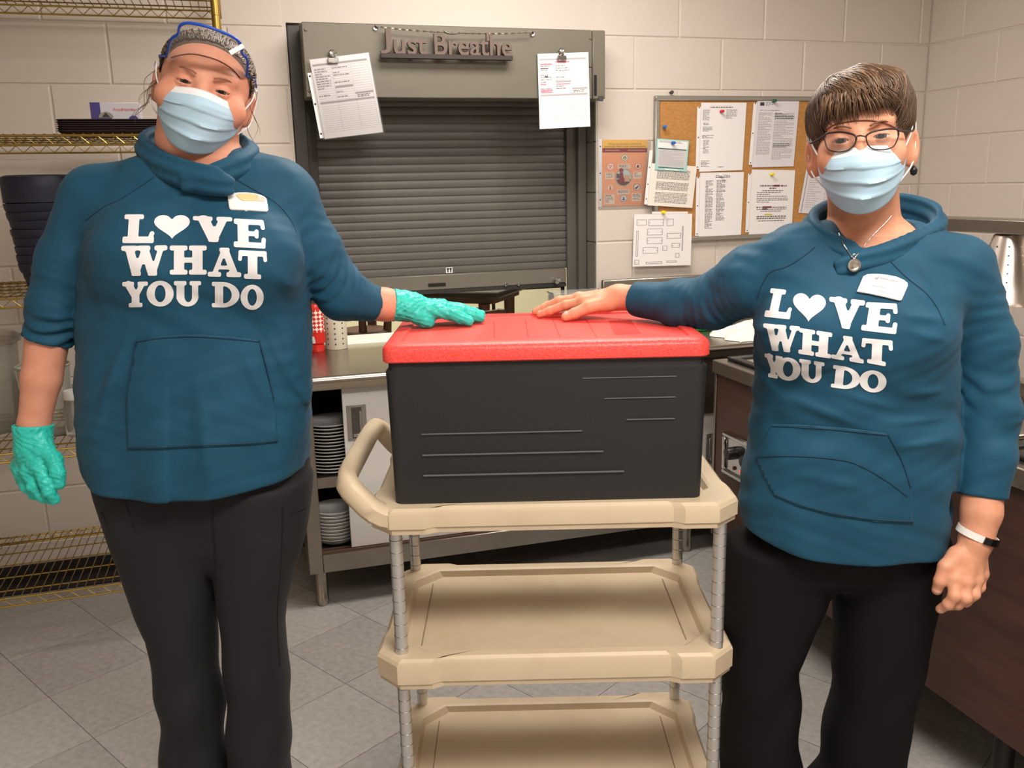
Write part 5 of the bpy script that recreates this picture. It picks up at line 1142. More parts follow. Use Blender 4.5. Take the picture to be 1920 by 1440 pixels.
def build_person(C):
    org = C['org']; root = person('person', C['label'], org)
    # ---- hoodie
    T = Rows(C['torso'], C['D'], C['tdepth'])
    arms = [HP(*a) for a in C['arms']]
    zc, zl, zr = C['hem']; neck0 = PX(*C['neckbase']); 
    RG = [(PX(x0_, y0_, C['D']-.14)[[0, 2]], PX(x1_, y1_, C['D']-.14)[[0, 2]], A_, w_) for x0_, y0_, x1_, y1_, A_, w_ in C['ridges']]
    def shirt_raw(P):
        d = T(P, .03)
        for (x, y, D, rx, ry, rz, k) in C['bust']: d = smin(d, ell(P, PX(x, y, D), (rx, ry, rz)), k)
        for a, fo in zip(arms, C['armfold']):
            e, s_ = chain(P, a, .02, True)
            for (c, w, A, lam, sl) in fo: e = e+A*np.exp(-((s_-c)/w)**2)*np.sin((s_+sl*(P[:, 1]-a[0][1])+.35*sl*P[:, 2])*2*pi/lam+1.6*np.sin(P[:, 0]*31+P[:, 2]*23))*(.6+.4*np.sin(P[:, 2]*41-P[:, 0]*19))
            d = smin(d, e, .005+.034*np.exp(-(s_/.085)**2))
        return d
    def shirt(P):
        d = shirt_raw(P); z = P[:, 2]; cx, hw, cy, hf, hb = T.par(z); xn = (P[:, 0]-cx)/hw
        d = d+C['fold'](P, xn, z)
        fr = np.clip((cy+.01-P[:, 1])/.04, 0, 1)
        for a_, b_, A_, w_ in RG:
            ba = b_-a_; q_ = P[:, [0, 2]]-a_; t_ = np.clip((q_@ba)/(ba@ba), 0, 1); dd = np.linalg.norm(q_-t_[:, None]*ba, axis=1); d = d-A_*fr*np.exp(-(dd/w_)**2)*np.sin(pi*np.clip(t_, .06, .94))
        d = d+wrinkle(P, .0015, 36, 2)+wrinkle(P, .0008, 71, 5)
        zh = zc+np.where(xn < 0, zl-zc, zr-zc)*np.clip(np.abs(xn), 0, 1.2)**2.3
        d = smax(d, zh-z, .006)
        d = smax(d, -ell(P, neck0+np.array([0, -.045, .012]), (.070, .095, .052)), .012)
        for a in arms:      # open cuffs, cut square at the wrist end
            e_, b_ = np.array(a[-1][:3]), np.array(a[-2][:3]); n_ = (e_-b_)/np.linalg.norm(e_-b_); near = np.linalg.norm(P-e_, axis=1) < .075
            d = np.where(near, smax(d, (P-e_)@n_, .004), d)
        return d
    pts = [p for a in arms for p in a]+[(*PX(x, y, C['D']), 0) for y, a_, b_ in C['torso'] for x in (a_, b_)]
    lo, hi = bounds(pts, .08); lo[1] = C['D']-.27; hi[1] = max(hi[1], C['D']+.2)
    V, Q = surf(shirt, lo, hi, .0048); shirt_bvh = bvh_of(V, Q)
    hood = link('hoodie', fastmesh('hoodie', V-org, Q, teal), root); hood['label'] = 'teal hooded jersey with white print'
    # ---- collar of the hood
    hood_ch = [[tuple(p) for p in spline3([np.array(q) for q in HP(*ch)], 4)] for ch in C['hood']]
    def collar(P):
        d = None; rd = P-neck0; rd = rd*np.array([1, 1, .35]); rd /= np.maximum(np.linalg.norm(rd, axis=1, keepdims=True), 1e-6)
        for ch in hood_ch:
            best = None
            for i in range(len(ch)-1):
                a_, b_ = np.array(ch[i][:3]), np.array(ch[i+1][:3]); ba = b_-a_; t = np.clip(((P-a_)@ba)/(ba@ba), 0, 1); v = P-a_-t[:, None]*ba; tn = ba/np.linalg.norm(ba)
                wv = np.cross(tn, rd); wv /= np.maximum(np.linalg.norm(wv, axis=1, keepdims=True), 1e-6); w = (v*wv).sum(1); rr_ = ch[i][3]+(ch[i+1][3]-ch[i][3])*t
                rest = np.sqrt(np.maximum((v*v).sum(1)-w*w, 0)); e = np.sqrt((rest*1.35)**2+(w/1.45)**2)-rr_*.76+.0019*np.sin(w*2*pi/.021+.8)
                best = e if best is None else smin(best, e, .012)
            d = best if d is None else smin(d, best, .004)
        return smax(d, -(np.linalg.norm((P-(neck0+np.array([0, 0, .02])))[:, :2], axis=1)-C['neckr']-.003), .008)
    lo, hi = bounds([p for ch in C['hood'] for p in HP(*ch)], .05); V, Q = surf(collar, lo, hi, .004)
    hc = link('hood_collar', fastmesh('hood_collar', V-org, Q, teal), hood); coll_bvh = bvh_of(V, Q)
    # ---- trousers
    Hp = Rows(C['hips'], C['DL'], C['hdepth']); legs = []
    for rows, foot in zip(C['legs'], C['feet']):
        lg = Rows(rows, C['DL'], C['ldepth'], 2.2); ext(lg, .05, foot, .088, C['DL']+.01, .10, .10); legs.append(lg)
    def trousers(P):
        d = smin(Hp(P, .03), smin(legs[0](P, .012), legs[1](P, .012), .005), .022)
        z = P[:, 2]; return d+.005*np.sin(P[:, 0]*58+6*np.sin(z*7+P[:, 1]*4))*np.clip((.62-z)/.5, 0, 1)+.0018*np.sin(z*38+P[:, 0]*30)*np.clip((.5-z)/.3, 0, 1)
    x0 = min(l.cx[0] for l in legs)-.16; x1 = max(l.cx[0] for l in legs)+.16
    lo = np.array([min(x0, T.cx.min()-T.hw.max())-.02, C['DL']-.2, .03]); hi = np.array([max(x1, T.cx.max()+T.hw.max())+.02, C['DL']+.2, Hp.z[-1]+.03])
    V, Q = surf(trousers, lo, hi, .007); tr = link('trousers', fastmesh('trousers', V-org, Q, C['pants']), root); tr_bvh = bvh_of(V, Q)
    for sm in C.get('pseams', ()): seam('trouser_seam', sm, tr_bvh, .0016, .0006, mat('trouser_seam', (16, 16, 18), .7), tr, org)
    for lg in legs:
        c = np.array([lg.cx[0], C['DL'], 0])
        def shoe(P):
            d = smin(ell(P, c+np.array([0, -.07, .035]), (.045, .10, .034)), ell(P, c+np.array([0, .055, .045]), (.037, .06, .05)), .04); return smax(d, .002-P[:, 2], .006)
        V, Q = surf(shoe, c+np.array([-.07, -.2, -.01]), c+np.array([.07, .15, .12]), .006); sh_ = link('shoe', fastmesh('shoe', V-org, Q, shoe_m), root)
        part('sole', B().tube([c+np.array([0, -.155, .008])-org, c+np.array([0, -.1, .008])-org, c+np.array([0, .02, .008])-org, c+np.array([0, .1, .008])-org], [.03, .044, .038, .034], 12, flat=.16), mat('sole_grey', (60, 58, 58), .7), sh_, 60)
    # ---- head, neck, forearms, hands: the body
    R = rot('Z', radians(C['turn']))@rot('Y', radians(C['roll']))@rot('X', radians(C['pitch']))
    cen = PX(*C['eyes'])-R@np.array([0, -.0825, 0])
    nk = [tuple(cen+R@np.array([0, .022, -.055]))+(C['neckr']*.94,), (*(neck0+np.array([0, .005, .01])), C['neckr'])]
    limbs = []; glv = []
    for a0, fa, Hd, gl in zip(arms, C['fore'], C['hands'], C['gloved']):
        fa = HP(*fa); Hh = {k_: (HP(v)[0] if k_ == 'wrist' else HP(*v)) for k_, v in Hd.items()}
        core = [(*p[:3], p[3]-.014) for p in a0[:-1]]+fa[:1]
        limbs.append((core, fa, None if gl else Hh)); 
        if gl: glv.append((HP(*gl), Hh))
    def skin(P):
        d = near(P, cen-.13, cen+.14, lambda q: head_sdf((q-cen)@R, C['wide'], C['chub'], C['open'], C['top'], C['ear'])); d = smin(d, chain(P, nk), .03)
        ch = near(P, neck0-.16, neck0+.14, lambda q: np.maximum(shirt_raw(q)+.010, np.linalg.norm(q-neck0-np.array([0, -.03, -.02]), axis=1)-.14)); d = smin(d, ch, .03)
        for core, fa, Hh in limbs:
            d = np.minimum(d, cap(P, neck0+np.array([0, .01, -.07]), core[0][:3], .05, core[0][3])); e = np.minimum(chain(P, core), chain(P, fa, .01))
            if Hh: bb_ = bounds([q for k_, v in Hh.items() for q in ([v] if k_ == 'wrist' else v)], .03); e = smin(e, near(P, bb_[0], bb_[1], lambda q: hand_sdf(q, Hh)), .014)
            d = np.minimum(d, e)
        return d
    pb_ = [(*cen, 0), (*neck0, 0)]+[p for c_, f_, h_ in limbs for p in c_+f_+([q for k_, v in (h_ or {}).items() if k_ != 'wrist' for q in v])]
    lo, hi = bounds(pb_, .06); lo = np.minimum(lo, cen-.14); hi = np.maximum(hi, cen+.15); lo = np.minimum(lo, neck0-.18)
    HV, HQ = surf(skin, lo, hi, .0023, newton=2); head_bvh = bvh_of(HV, HQ)
    for (cu0, cu1), Hh in glv:
        def glove(P):
            d = smin(hand_sdf(P, Hh)-.0012, cap(P, cu0[:3], cu1[:3], cu0[3], cu1[3]), .014)
            d = d+wrinkle(P, .0011, 260, 1)+wrinkle(P, .0007, 430, 4)
            ax = np.array(cu1[:3])-np.array(cu0[:3]); ax /= np.linalg.norm(ax)
            d = smax(d, (P-np.array(cu1[:3]))@ax, .003)
            return np.maximum(d, -cap(P, np.array(cu0[:3])+ax*.022, np.array(cu1[:3])+ax*.04, cu0[3]-.003, cu1[3]-.001))
        lo, hi = bounds([cu0, cu1]+[p for k_, v in Hh.items() if k_ != 'wrist' for p in v], .05); V, Q = surf(glove, lo, hi, .0024)
        o = link('glove', fastmesh('glove', V-org, Q, glove_m), root); o['label'] = 'turquoise nitrile glove'
    pieces = [(HV, HQ)]
    joined('body', pieces, C['skin'], org, root)
    eye_pair(root, R, cen, org, C['iris'])
    for s_ in (-1, 1):     # eyebrows
        pth = [cen+R@np.array([s_*x*C['wide'], y, z])-org for x, y, z in ((.014, -.0925, .0175), (.024, -.0905, .0215), (.036, -.083, .0225), (.047, -.070, .018))]
        part('eyebrow', B().tube(spline3(pth, 4), [.0016]+[.0022]*6+[.0016]*5+[.0008], 6, flat=.8), mat('brow_%d' % C['brow'][0], C['brow'], .7), root, 80)
    mk = mask_part(root, R, cen, org, C['wide'], *C['mask'])
    # ---- print, pocket, seams on the hoodie
    for g_, tl, tr_, br, bl_ in C['print']:
        m_ = pink_print if (g_ == 'heart' and C['pinkheart']) else white_print
        o = drape('print_heart' if g_ == 'heart' else 'print_letter', GLY[g_], (-.04, -.04), (1.04, 1.04), (40, 40), quadmap(tl, tr_, br, bl_), shirt_bvh, .0014, m_, hood, org)
        if g_ != 'heart': o['label'] = 'white printed letter '+g_
    P_ = C['pocket']; a_ = np.array(P_); lo2, hi2 = a_.min(0)-6, a_.max(0)+6
    pk = drape('pocket', lambda P: poly2(P, P_), lo2, hi2, (52, 40), lambda u, v: (u, v), shirt_bvh, .0035, teal, hood, org, .003)
    for sm in C['seams']: seam('seam', sm, shirt_bvh, .0011, .0005, seam_m, hood, org)
    for sm in C['pocketseams']: seam('stitching', sm, shirt_bvh, .0012, .0042, seam_m, hood, org)
    return dict(root=root, hood=hood, R=R, cen=cen, org=org, shirt=shirt_bvh, collar=coll_bvh, head=head_bvh, mask=mk, neck0=neck0, HV=HV)
def ip(xs, *cols): return lambda y: tuple(float(np.interp(y, xs, c)) for c in cols)
def cr(x, y, s_, ox, oy): return (ox+x*s_, oy+y*s_)

# ======================= woman in gloves
def pa(x, y): return (150+x*.2778, 240+y*.2778)
def boxA(x0, y0, x1, y1, sh=0, sl=0): return pa(x0+sh, y0), pa(x1+sh, y0+sl), pa(x1, y1+sl), pa(x0, y1)
_hy = [850, 880, 920, 960, 1010]
handA_hang = dict(wrist=(63, 815, 1.685, .030), index=((74, 876, 1.655, .0125), (86, 904, 1.640, .0115), (92, 922, 1.638, .0105), (103, 936, 1.645, .009)), middle=((56, 884, 1.664, .0125), (64, 912, 1.650, .0115), (80, 931, 1.652, .0105), (98, 937, 1.660, .009)), ring=((42, 884, 1.682, .0122), (50, 911, 1.672, .011), (66, 926, 1.680, .010), (84, 930, 1.690, .0085)), pinky=((36, 874, 1.702, .0115), (42, 900, 1.700, .010), (56, 914, 1.706, .009), (70, 918, 1.712, .008)), thumb=((80, 838, 1.668, .0165), (101, 862, 1.655, .0145), (109, 888, 1.645, .0128), (110, 907, 1.645, .011)))
handA_lid = dict(wrist=(748, 574, 1.836, .029), index=((818, 583, 1.836, .0125), (848, 589, 1.838, .0118), (866, 597, 1.840, .0108), (879, 602, 1.842, .0095)), middle=((826, 578, 1.860, .0125), (862, 583, 1.868, .0118), (886, 591, 1.876, .0108), (900, 596, 1.880, .0095)), ring=((828, 575, 1.885, .012), (862, 579, 1.895, .011), (886, 586, 1.905, .010), (901, 590, 1.910, .009)), pinky=((824, 574, 1.908, .0115), (852, 577, 1.922, .010), (872, 582, 1.933, .009), (884, 584, 1.938, .008)), thumb=((766, 580, 1.826, .0175), (784, 592, 1.824, .0155), (797, 601, 1.827, .0135), (803, 604.5, 1.829, .0118)))
A = build_person(dict(
    label='woman in blue-rimmed eyewear, face mask and turquoise gloves standing left of the cart', org=np.array([-.60, 1.75, 0.0]), D=1.755, DL=1.755,
    torso=[(268, 318, 440), (284, 275, 478), (300, 222, 520), (330, 188, 545), (380, 174, 560), (430, 167, 572), (500, 161, 580), (560, 158, 583), (620, 155, 583), (700, 154, 584), (780, 156, 583), (830, 161, 581), (880, 170, 574), (960, 178, 568)],
    tdepth=ip([268, 300, 350, 430, 500, 600, 750, 850, 960], [1.77, 1.765, 1.76, 1.755, 1.755, 1.755, 1.755, 1.755, 1.755], [.05, .08, .105, .135, .15, .15, .165, .165, .155], [.05, .08, .10, .115, .12, .12, .125, .13, .13]),
    arms=[((180, 375, 1.75, .066), (124, 495, 1.735, .054), (106, 572, 1.725, .051), (88, 641, 1.715, .0455)), ((532, 372, 1.755, .064), (586, 472, 1.765, .055), (641, 552, 1.785, .049), (706, 572, 1.82, .038))],
    armfold=[[(.27, .05, .0046, .019, .5), (.20, .05, .0016, .026, -.8)], [(.20, .07, .0026, .022, .6), (.10, .05, .0016, .03, -.6)]],
    bust=[(275, 480, 1.645, .085, .062, .075, .07), (468, 482, 1.645, .085, .062, .075, .07)],
    fold=lambda P, xn, z: .0045*np.sin(xn*11+2.2*(1.2-z)*np.sign(xn))*np.clip((1.20-z)/.25, 0, 1)*np.clip((1.7-P[:, 1])/.05, 0, 1),
    ridges=[(252, 600, 192, 770, .005, .011), (222, 660, 180, 820, .004, .010), (508, 585, 572, 790, .006, .011), (488, 610, 558, 780, .004, .009), (540, 720, 575, 830, .004, .008), (372, 680, 402, 915, .005, .014), (455, 655, 500, 770, .0035, .010), (300, 600, 262, 720, .003, .010), (520, 500, 560, 560, .003, .01)],
    hem=(PX(392, 940, 1.60)[2], PX(173, 878, 1.75)[2], PX(573, 872, 1.75)[2]), neckbase=(372, 302, 1.755), neckr=.071,
    hood=[[(372, 258, 1.845, .026), (300, 268, 1.82, .026), (270, 283, 1.755, .024), (288, 306, 1.695, .022), (335, 327, 1.655, .021), (390, 342, 1.637, .020), (432, 347, 1.635, .014)], [(372, 258, 1.845, .026), (446, 276, 1.82, .024), (474, 292, 1.755, .022), (455, 310, 1.695, .021), (415, 326, 1.66, .019), (375, 340, 1.642, .016), (345, 345, 1.64, .011)]],
    hips=[(845, 178, 578), (880, 178, 578), (920, 186, 577), (960, 200, 572), (1010, 216, 562), (1060, 240, 545)], hdepth=ip(_hy+[1060], [1.765]*6, [.125, .128, .124, .115, .10, .07], [.12, .12, .12, .115, .10, .07]),
    legs=[[(900, 184, 398), (985, 208, 408), (1085, 238, 409), (1135, 257, 403), (1180, 279, 397), (1260, 294, 402), (1350, 303, 414), (1440, 304, 418)], [(900, 402, 576), (985, 402, 568), (1085, 405, 547), (1135, 412, 533), (1180, 419, 529), (1260, 424, 534), (1340, 428, 541), (1440, 431, 535)]], feet=[PX(365, 1440, 1.755)[0], PX(482, 1440, 1.755)[0]],
    ldepth=ip([985, 1080, 1440], [1.765, 1.765, 1.765], [.115, .105, .088], [.11, .105, .095]), pants=pants_a,
    pseams=[[(397, 948), (401, 1010), (405, 1070), (407, 1120)], [(530, 950), (528, 1050), (520, 1150), (525, 1250)], [(232, 925), (240, 960), (256, 1000)], [(190, 960), (203, 985), (214, 1005)], [(548, 962), (565, 955), (574, 950)]],
    top=.76, ear=(.0775, -.014, 1.0), roll=16.5, pitch=4, turn=17, eyes=(381, 162, 1.665), wide=1.07, chub=.02, open=.0034, skin=skin_A, iris=(84, 74, 66), brow=(150, 106, 82),
    fore=[[(91, 620, 1.718, .041), (78, 710, 1.70, .036), (64, 795, 1.688, .0285), (63, 822, 1.685, .028)], [(690, 568, 1.812, .0355), (722, 571, 1.824, .033), (752, 574, 1.838, .029)]],
    hands=[handA_hang, handA_lid], gloved=[[(63, 840, 1.684, .034), (62, 796, 1.690, .0375)], [(772, 574, 1.842, .029), (736, 571, 1.828, .0335)]], nails=[],
    mask=(-.006, -.021, -.120, -.076, .945),
    print=[('L', *boxA(285, 583, 497, 777, 12, 0)), ('heart', *boxA(499, 583, 743, 750)), ('V', *boxA(762, 594, 1027, 765, 0, 8)), ('E', *boxA(1038, 610, 1252, 803, -4, 12)), ('W', *boxA(278, 795, 590, 1000, 0, -4)), ('H', *boxA(606, 793, 855, 990)), ('A', *boxA(862, 806, 1088, 1003, 0, 4)), ('T', *boxA(1068, 824, 1262, 1015, 0, 8)), ('Y', *boxA(285, 1040, 458, 1212, 0, -4)), ('O', *boxA(450, 1031, 632, 1205)), ('U', *boxA(634, 1033, 817, 1205)), ('D', *boxA(890, 1038, 1076, 1210, 0, 4)), ('O', *boxA(1084, 1058, 1240, 1228))], pinkheart=False,
    pocket=[(256, 638), (300, 630), (360, 627), (430, 631), (485, 637), (492, 670), (508, 730), (518, 780), (521, 829), (470, 834), (380, 838), (300, 842), (239, 843), (237, 790), (236, 745), (247, 690)],
    seams=[[(288, 332), (262, 350), (225, 374), (195, 388), (160, 414)], [(442, 336), (480, 358), (520, 382), (545, 412), (556, 436)]],
    pocketseams=[[(256, 641), (300, 634), (360, 631), (430, 635), (485, 641)], [(239, 840), (300, 839), (380, 835), (470, 831), (521, 826)], [(486, 638), (500, 690), (514, 750)], [(254, 640), (246, 690), (238, 735)]]))

# ======================= woman in glasses
def pb(x, y): return (1280+x*.3612, 380+y*.3612)
def qb(*a): return tuple(pb(*p) for p in a)
handB_lid = dict(wrist=(1160, 557, 1.902, .030), index=((1094, 566, 1.913, .0118), (1061, 572, 1.923, .0104), (1031, 583, 1.934, .0092), (1012, 589.5, 1.940, .0078)), middle=((1087, 560, 1.938, .0118), (1049, 565, 1.953, .0104), (1021, 577, 1.965, .0092), (1004, 584.5, 1.970, .0078)), ring=((1086, 559, 1.962, .0112), (1051, 563, 1.978, .0098), (1026, 573, 1.990, .0088), (1010, 580, 1.995, .0075)), pinky=((1090, 560, 1.982, .0105), (1063, 563, 2.0, .009), (1043, 570, 2.008, .008), (1031, 575, 2.010, .007)), thumb=((1140, 568, 1.894, .017), (1104, 576, 1.886, .0138), (1077, 588, 1.884, .0116), (1061, 594, 1.884, .0100)))
handB_hang = dict(wrist=(1829, 1010, 1.600, .032), index=((1789, 1084, 1.573, .0128), (1790, 1117, 1.555, .0116), (1778, 1133, 1.560, .0103), (1763, 1142, 1.574, .0086)), middle=((1809, 1090, 1.570, .0128), (1810, 1121, 1.555, .0116), (1796, 1133, 1.565, .0103), (1778, 1136, 1.585, .009)), ring=((1828, 1086, 1.580, .0122), (1826, 1114, 1.566, .011), (1811, 1128, 1.576, .0098), (1795, 1129, 1.595, .0085)), pinky=((1840, 1075, 1.598, .0112), (1837, 1101, 1.586, .0098), (1824, 1116, 1.592, .0088), (1811, 1120, 1.606, .0078)), thumb=((1796, 1042, 1.590, .0175), (1773, 1063, 1.580, .0140), (1763, 1089, 1.575, .0120), (1757, 1106, 1.580, .0098)))
Bp_ = build_person(dict(
    label='woman with short brown hair, glasses and face mask standing right of the cart', org=np.array([.66, 1.68, 0.0]), D=1.665, DL=1.725,
    torso=[(405, 1560, 1690), (418, 1515, 1730), (440, 1475, 1775), (480, 1448, 1800), (540, 1427, 1800), (600, 1420, 1790), (700, 1421, 1792), (760, 1419, 1797), (820, 1412, 1801), (880, 1403, 1802), (950, 1397, 1797), (1000, 1402, 1784), (1070, 1410, 1775)],
    tdepth=ip([405, 440, 500, 580, 650, 760, 850, 950, 1070], [1.675, 1.67, 1.665, 1.665, 1.67, 1.68, 1.69, 1.70, 1.705], [.05, .08, .105, .125, .125, .12, .13, .135, .13], [.05, .08, .10, .11, .11, .11, .115, .12, .12]),
    arms=[((1490, 482, 1.66, .060), (1408, 526, 1.69, .0615), (1334, 567, 1.755, .050), (1280, 570, 1.80, .0465), (1190, 561, 1.882, .0345)), ((1798, 508, 1.665, .064), (1843, 640, 1.67, .0575), (1853, 775, 1.66, .0545), (1850, 860, 1.64, .0485), (1841, 932, 1.622, .0435))],
    armfold=[[(.17, .08, .0026, .026, .6), (.05, .05, .0016, .03, -.7)], [(.26, .055, .0034, .026, .9), (.10, .06, .0018, .034, -1.1)]],
    bust=[(1515, 620, 1.585, .075, .058, .065, .06), (1695, 630, 1.585, .075, .058, .065, .06)],
    fold=lambda P, xn, z: (.004*np.sin(z*62+xn*3.5+.8*np.sin(xn*5))*np.exp(-((z-.98)/.09)**2)+.003*np.sin(xn*9+z*14)*np.clip((.95-z)/.2, 0, 1))*np.clip((1.64-P[:, 1])/.05, 0, 1),
    ridges=[(1555, 735, 1715, 782, .005, .009), (1500, 760, 1640, 812, .004, .009), (1690, 588, 1780, 602, .005, .008), (1700, 622, 1782, 640, .0045, .008), (1665, 800, 1800, 800, .005, .008), (1690, 850, 1802, 838, .0045, .008), (1720, 745, 1800, 742, .004, .008), (1430, 700, 1490, 765, .004, .009), (1425, 640, 1470, 610, .004, .01), (1745, 470, 1765, 560, .005, .012), (1720, 520, 1760, 590, .003, .01), (1500, 905, 1650, 930, .004, .011), (1480, 560, 1440, 640, .003, .010)],
    hem=(PX(1610, 1062, 1.575)[2], PX(1400, 985, 1.69)[2], PX(1772, 1030, 1.69)[2]), neckbase=(1622, 438, 1.68), neckr=.063,
    hood=[[(1622, 400, 1.765, .028), (1690, 398, 1.75, .028), (1745, 412, 1.705, .026), (1758, 432, 1.655, .022), (1720, 455, 1.61, .021), (1665, 478, 1.582, .020), (1610, 492, 1.573, .016), (1570, 505, 1.573, .009)], [(1622, 400, 1.765, .028), (1565, 402, 1.75, .026), (1525, 418, 1.705, .024), (1518, 440, 1.65, .022), (1548, 465, 1.61, .020), (1595, 482, 1.585, .018), (1650, 495, 1.575, .010)]],
    hips=[(990, 1385, 1782), (1030, 1368, 1772), (1065, 1362, 1766), (1095, 1380, 1745)], hdepth=ip([990, 1060, 1095], [1.735]*3, [.125, .115, .07], [.115, .11, .07]),
    legs=[[(1020, 1372, 1564), (1085, 1356, 1562), (1130, 1355, 1548), (1180, 1355, 1523), (1245, 1355, 1498), (1350, 1357, 1498), (1440, 1353, 1502)], [(1020, 1566, 1770), (1085, 1568, 1761), (1120, 1568, 1757), (1200, 1572, 1740), (1290, 1568, 1720), (1380, 1555, 1703), (1440, 1541, 1691)]], feet=[PX(1424, 1440, 1.725)[0]+.01, PX(1600, 1440, 1.725)[0]-.03],
    ldepth=ip([1085, 1180, 1440], [1.735]*3, [.105, .098, .085], [.105, .1, .095]), pants=pants_b,
    top=.76, ear=(.0815, -.024, 1.12), roll=-5, pitch=3, turn=-21, eyes=(1614, 259, 1.522), wide=1.0, chub=0.0, open=.0044, skin=skin_B, iris=(78, 70, 66), brow=(110, 78, 60),
    fore=[[(1208, 561, 1.868, .030), (1160, 557, 1.902, .0265)], [(1843, 905, 1.632, .0395), (1840, 960, 1.612, .036), (1830, 1012, 1.600, .031)]],
    hands=[handB_lid, handB_hang], gloved=[None, None], nails=[],
    mask=(-.013, -.021, -.124, -.082, .95),
    print=[('L', *qb((455, 443), (585, 458), (556, 606), (422, 592))), ('heart', *qb((573, 462), (748, 478), (735, 628), (570, 612))), ('V', *qb((762, 488), (948, 508), (925, 668), (760, 640))), ('E', *qb((950, 516), (1120, 524), (1108, 684), (925, 662))), ('W', *qb((417, 626), (610, 642), (596, 782), (424, 764))), ('H', *qb((606, 650), (777, 676), (769, 810), (600, 784))), ('A', *qb((775, 682), (940, 704), (940, 836), (770, 808))), ('T', *qb((930, 702), (1092, 716), (1086, 856), (925, 826))), ('Y', *qb((426, 782), (520, 800), (512, 918), (420, 900))), ('O', *qb((483, 798), (614, 810), (610, 930), (480, 918))), ('U', *qb((606, 810), (736, 830), (732, 944), (602, 926))), ('D', *qb((782, 842), (925, 862), (918, 978), (768, 958))), ('O', *qb((920, 866), (1060, 876), (1056, 990), (916, 980)))], pinkheart=True,
    pocket=[(1446, 795), (1500, 797), (1580, 803), (1664, 813), (1678, 842), (1698, 878), (1710, 925), (1713, 982), (1640, 978), (1560, 966), (1500, 950), (1452, 930), (1430, 890), (1416, 858)],
    seams=[[(1528, 463), (1505, 482), (1475, 500), (1445, 510), (1428, 535), (1420, 560)], [(1668, 488), (1700, 520), (1735, 548), (1758, 578), (1772, 610)]],
    pocketseams=[[(1448, 799), (1500, 801), (1580, 807), (1662, 816)], [(1452, 927), (1500, 946), (1560, 962), (1640, 974), (1713, 978)], [(1418, 857), (1470, 855), (1540, 858), (1600, 868), (1660, 900), (1700, 930)], [(1665, 815), (1690, 862), (1708, 915)]]))
# ---------------------------------------------------------------- hair and worn things
def zt(q, t): q = q.copy(); q[:, 2] = squash(q[:, 2], t); return q
def cap_A(q): return smax(full_A(q), -(.8*q[:, 1]+.6*q[:, 2]+.004+.10*np.clip(np.abs(q[:, 0])-.055, 0, 1)), .006)
def full_A(q): return ell(zt(q, .76), (0, .020, .033), (.0835, .105, .089))
def cutB(q):
    return np.interp(q[:, 1], [-.13, -.06, -.046, -.036, -.012, -.002, .03, .045, .1], [.047, .040, .0, -.03, -.03, .006, .006, -.055, -.075])+.012*np.clip(q[:, 0]*8, -1, 1)*(q[:, 1] < -.05)
def full_B(q):
    q = zt(q, .80); return smin(ell(q, (0, .022, .040), (.087, .112, .092)), ell(q, (.010, -.02, .085), (.06, .07, .045)), .03)+.0014*np.sin(q[:, 0]*110+3*np.sin(q[:, 2]*40))
def cap_B(q): return smax(full_B(q), cutB(q)-q[:, 2], .008)
def hair_surf(Pn, capf, h=.004):
    R, cen = Pn['R'], Pn['cen']; return surf(lambda P: capf((P-cen)@R), cen-.16, cen+.17, h)
def rootsA(g, N):
    a = g.uniform(-1.5, 1.5, N); z = g.uniform(-.02, .12, N); P = np.stack([.09*np.sin(a), -.11*np.cos(a)*g.uniform(.2, 1, N), z+.02], 1); keep = .8*P[:, 1]+.6*P[:, 2]; 
    P[:, 1] += np.clip((.002-keep), 0, None)/.8; return P
sA = tone_strands(full_A, 1300, 3, rootsA, lambda P: np.stack([-P[:, 0]*4, np.full(len(P), 1.0), .15-P[:, 2]*3], 1), 9, .009, (.0, .003), .0011, lambda g, A: np.clip(g.normal(.45, .25, len(A)), 0, 1), A['R'], A['cen'], .12)
sA = [q for q in sA if (lambda p: .8*p[1]+.6*p[2] > -.003)(A['R'].T@(np.array(q[0][0])-A['cen']))]
for i in range(10):           # loose wisps beside the face
    g = random.Random(i); s_ = -1 if i < 7 else 1
    b0 = np.array([s_*.083, -.02+.03*g.random(), .03-.05*g.random()]); pth = [A['cen']+A['R']@(b0+np.array([s_*(.012*k*.35+.006*sin(k*1.3+i)), .004*cos(k*1.1+i), -.013*k])) for k in range(7)]
    sA.append((spline3(pth, 3), .0006, .0002, .5))
V, Q = hair_surf(A, cap_A); hair_part(A['root'], V, Q, sA, hair_a, A['org'], 'ash-brown hair pulled back', .4)
def rootsB(g, N):
    u = g.normal(0, 1, (N*3, 3)); u /= np.linalg.norm(u, axis=1, keepdims=True); P = u*np.array([.09, .112, .092])+np.array([0, .022, .04]); P = P[P[:, 2] > cutB(P)+.035][:N]; return P
def fieldB(P):
    c = np.array([-.015, .045, .13]); d = P-c; d[:, 2] -= .05; fr = (P[:, 1] < -.02) & (P[:, 2] > .08); d[:, 0] += np.where(fr, .09, 0); return d/np.linalg.norm(d, axis=1, keepdims=True)
def toneB(g, A_):
    p = A_[:, 3]; hi = ((p[:, 2] > .085) & (p[:, 1] < .03)) | ((p[:, 1] < -.07)); return np.clip(np.where(hi, g.normal(.46, .22, len(A_)), g.normal(.20, .10, len(A_))), 0, 1)
sB = tone_strands(full_B, 3400, 5, rootsB, fieldB, 8, .0075, (.0003, .003), .0010, toneB, Bp_['R'], Bp_['cen'], .16)
g = np.random.default_rng(9)
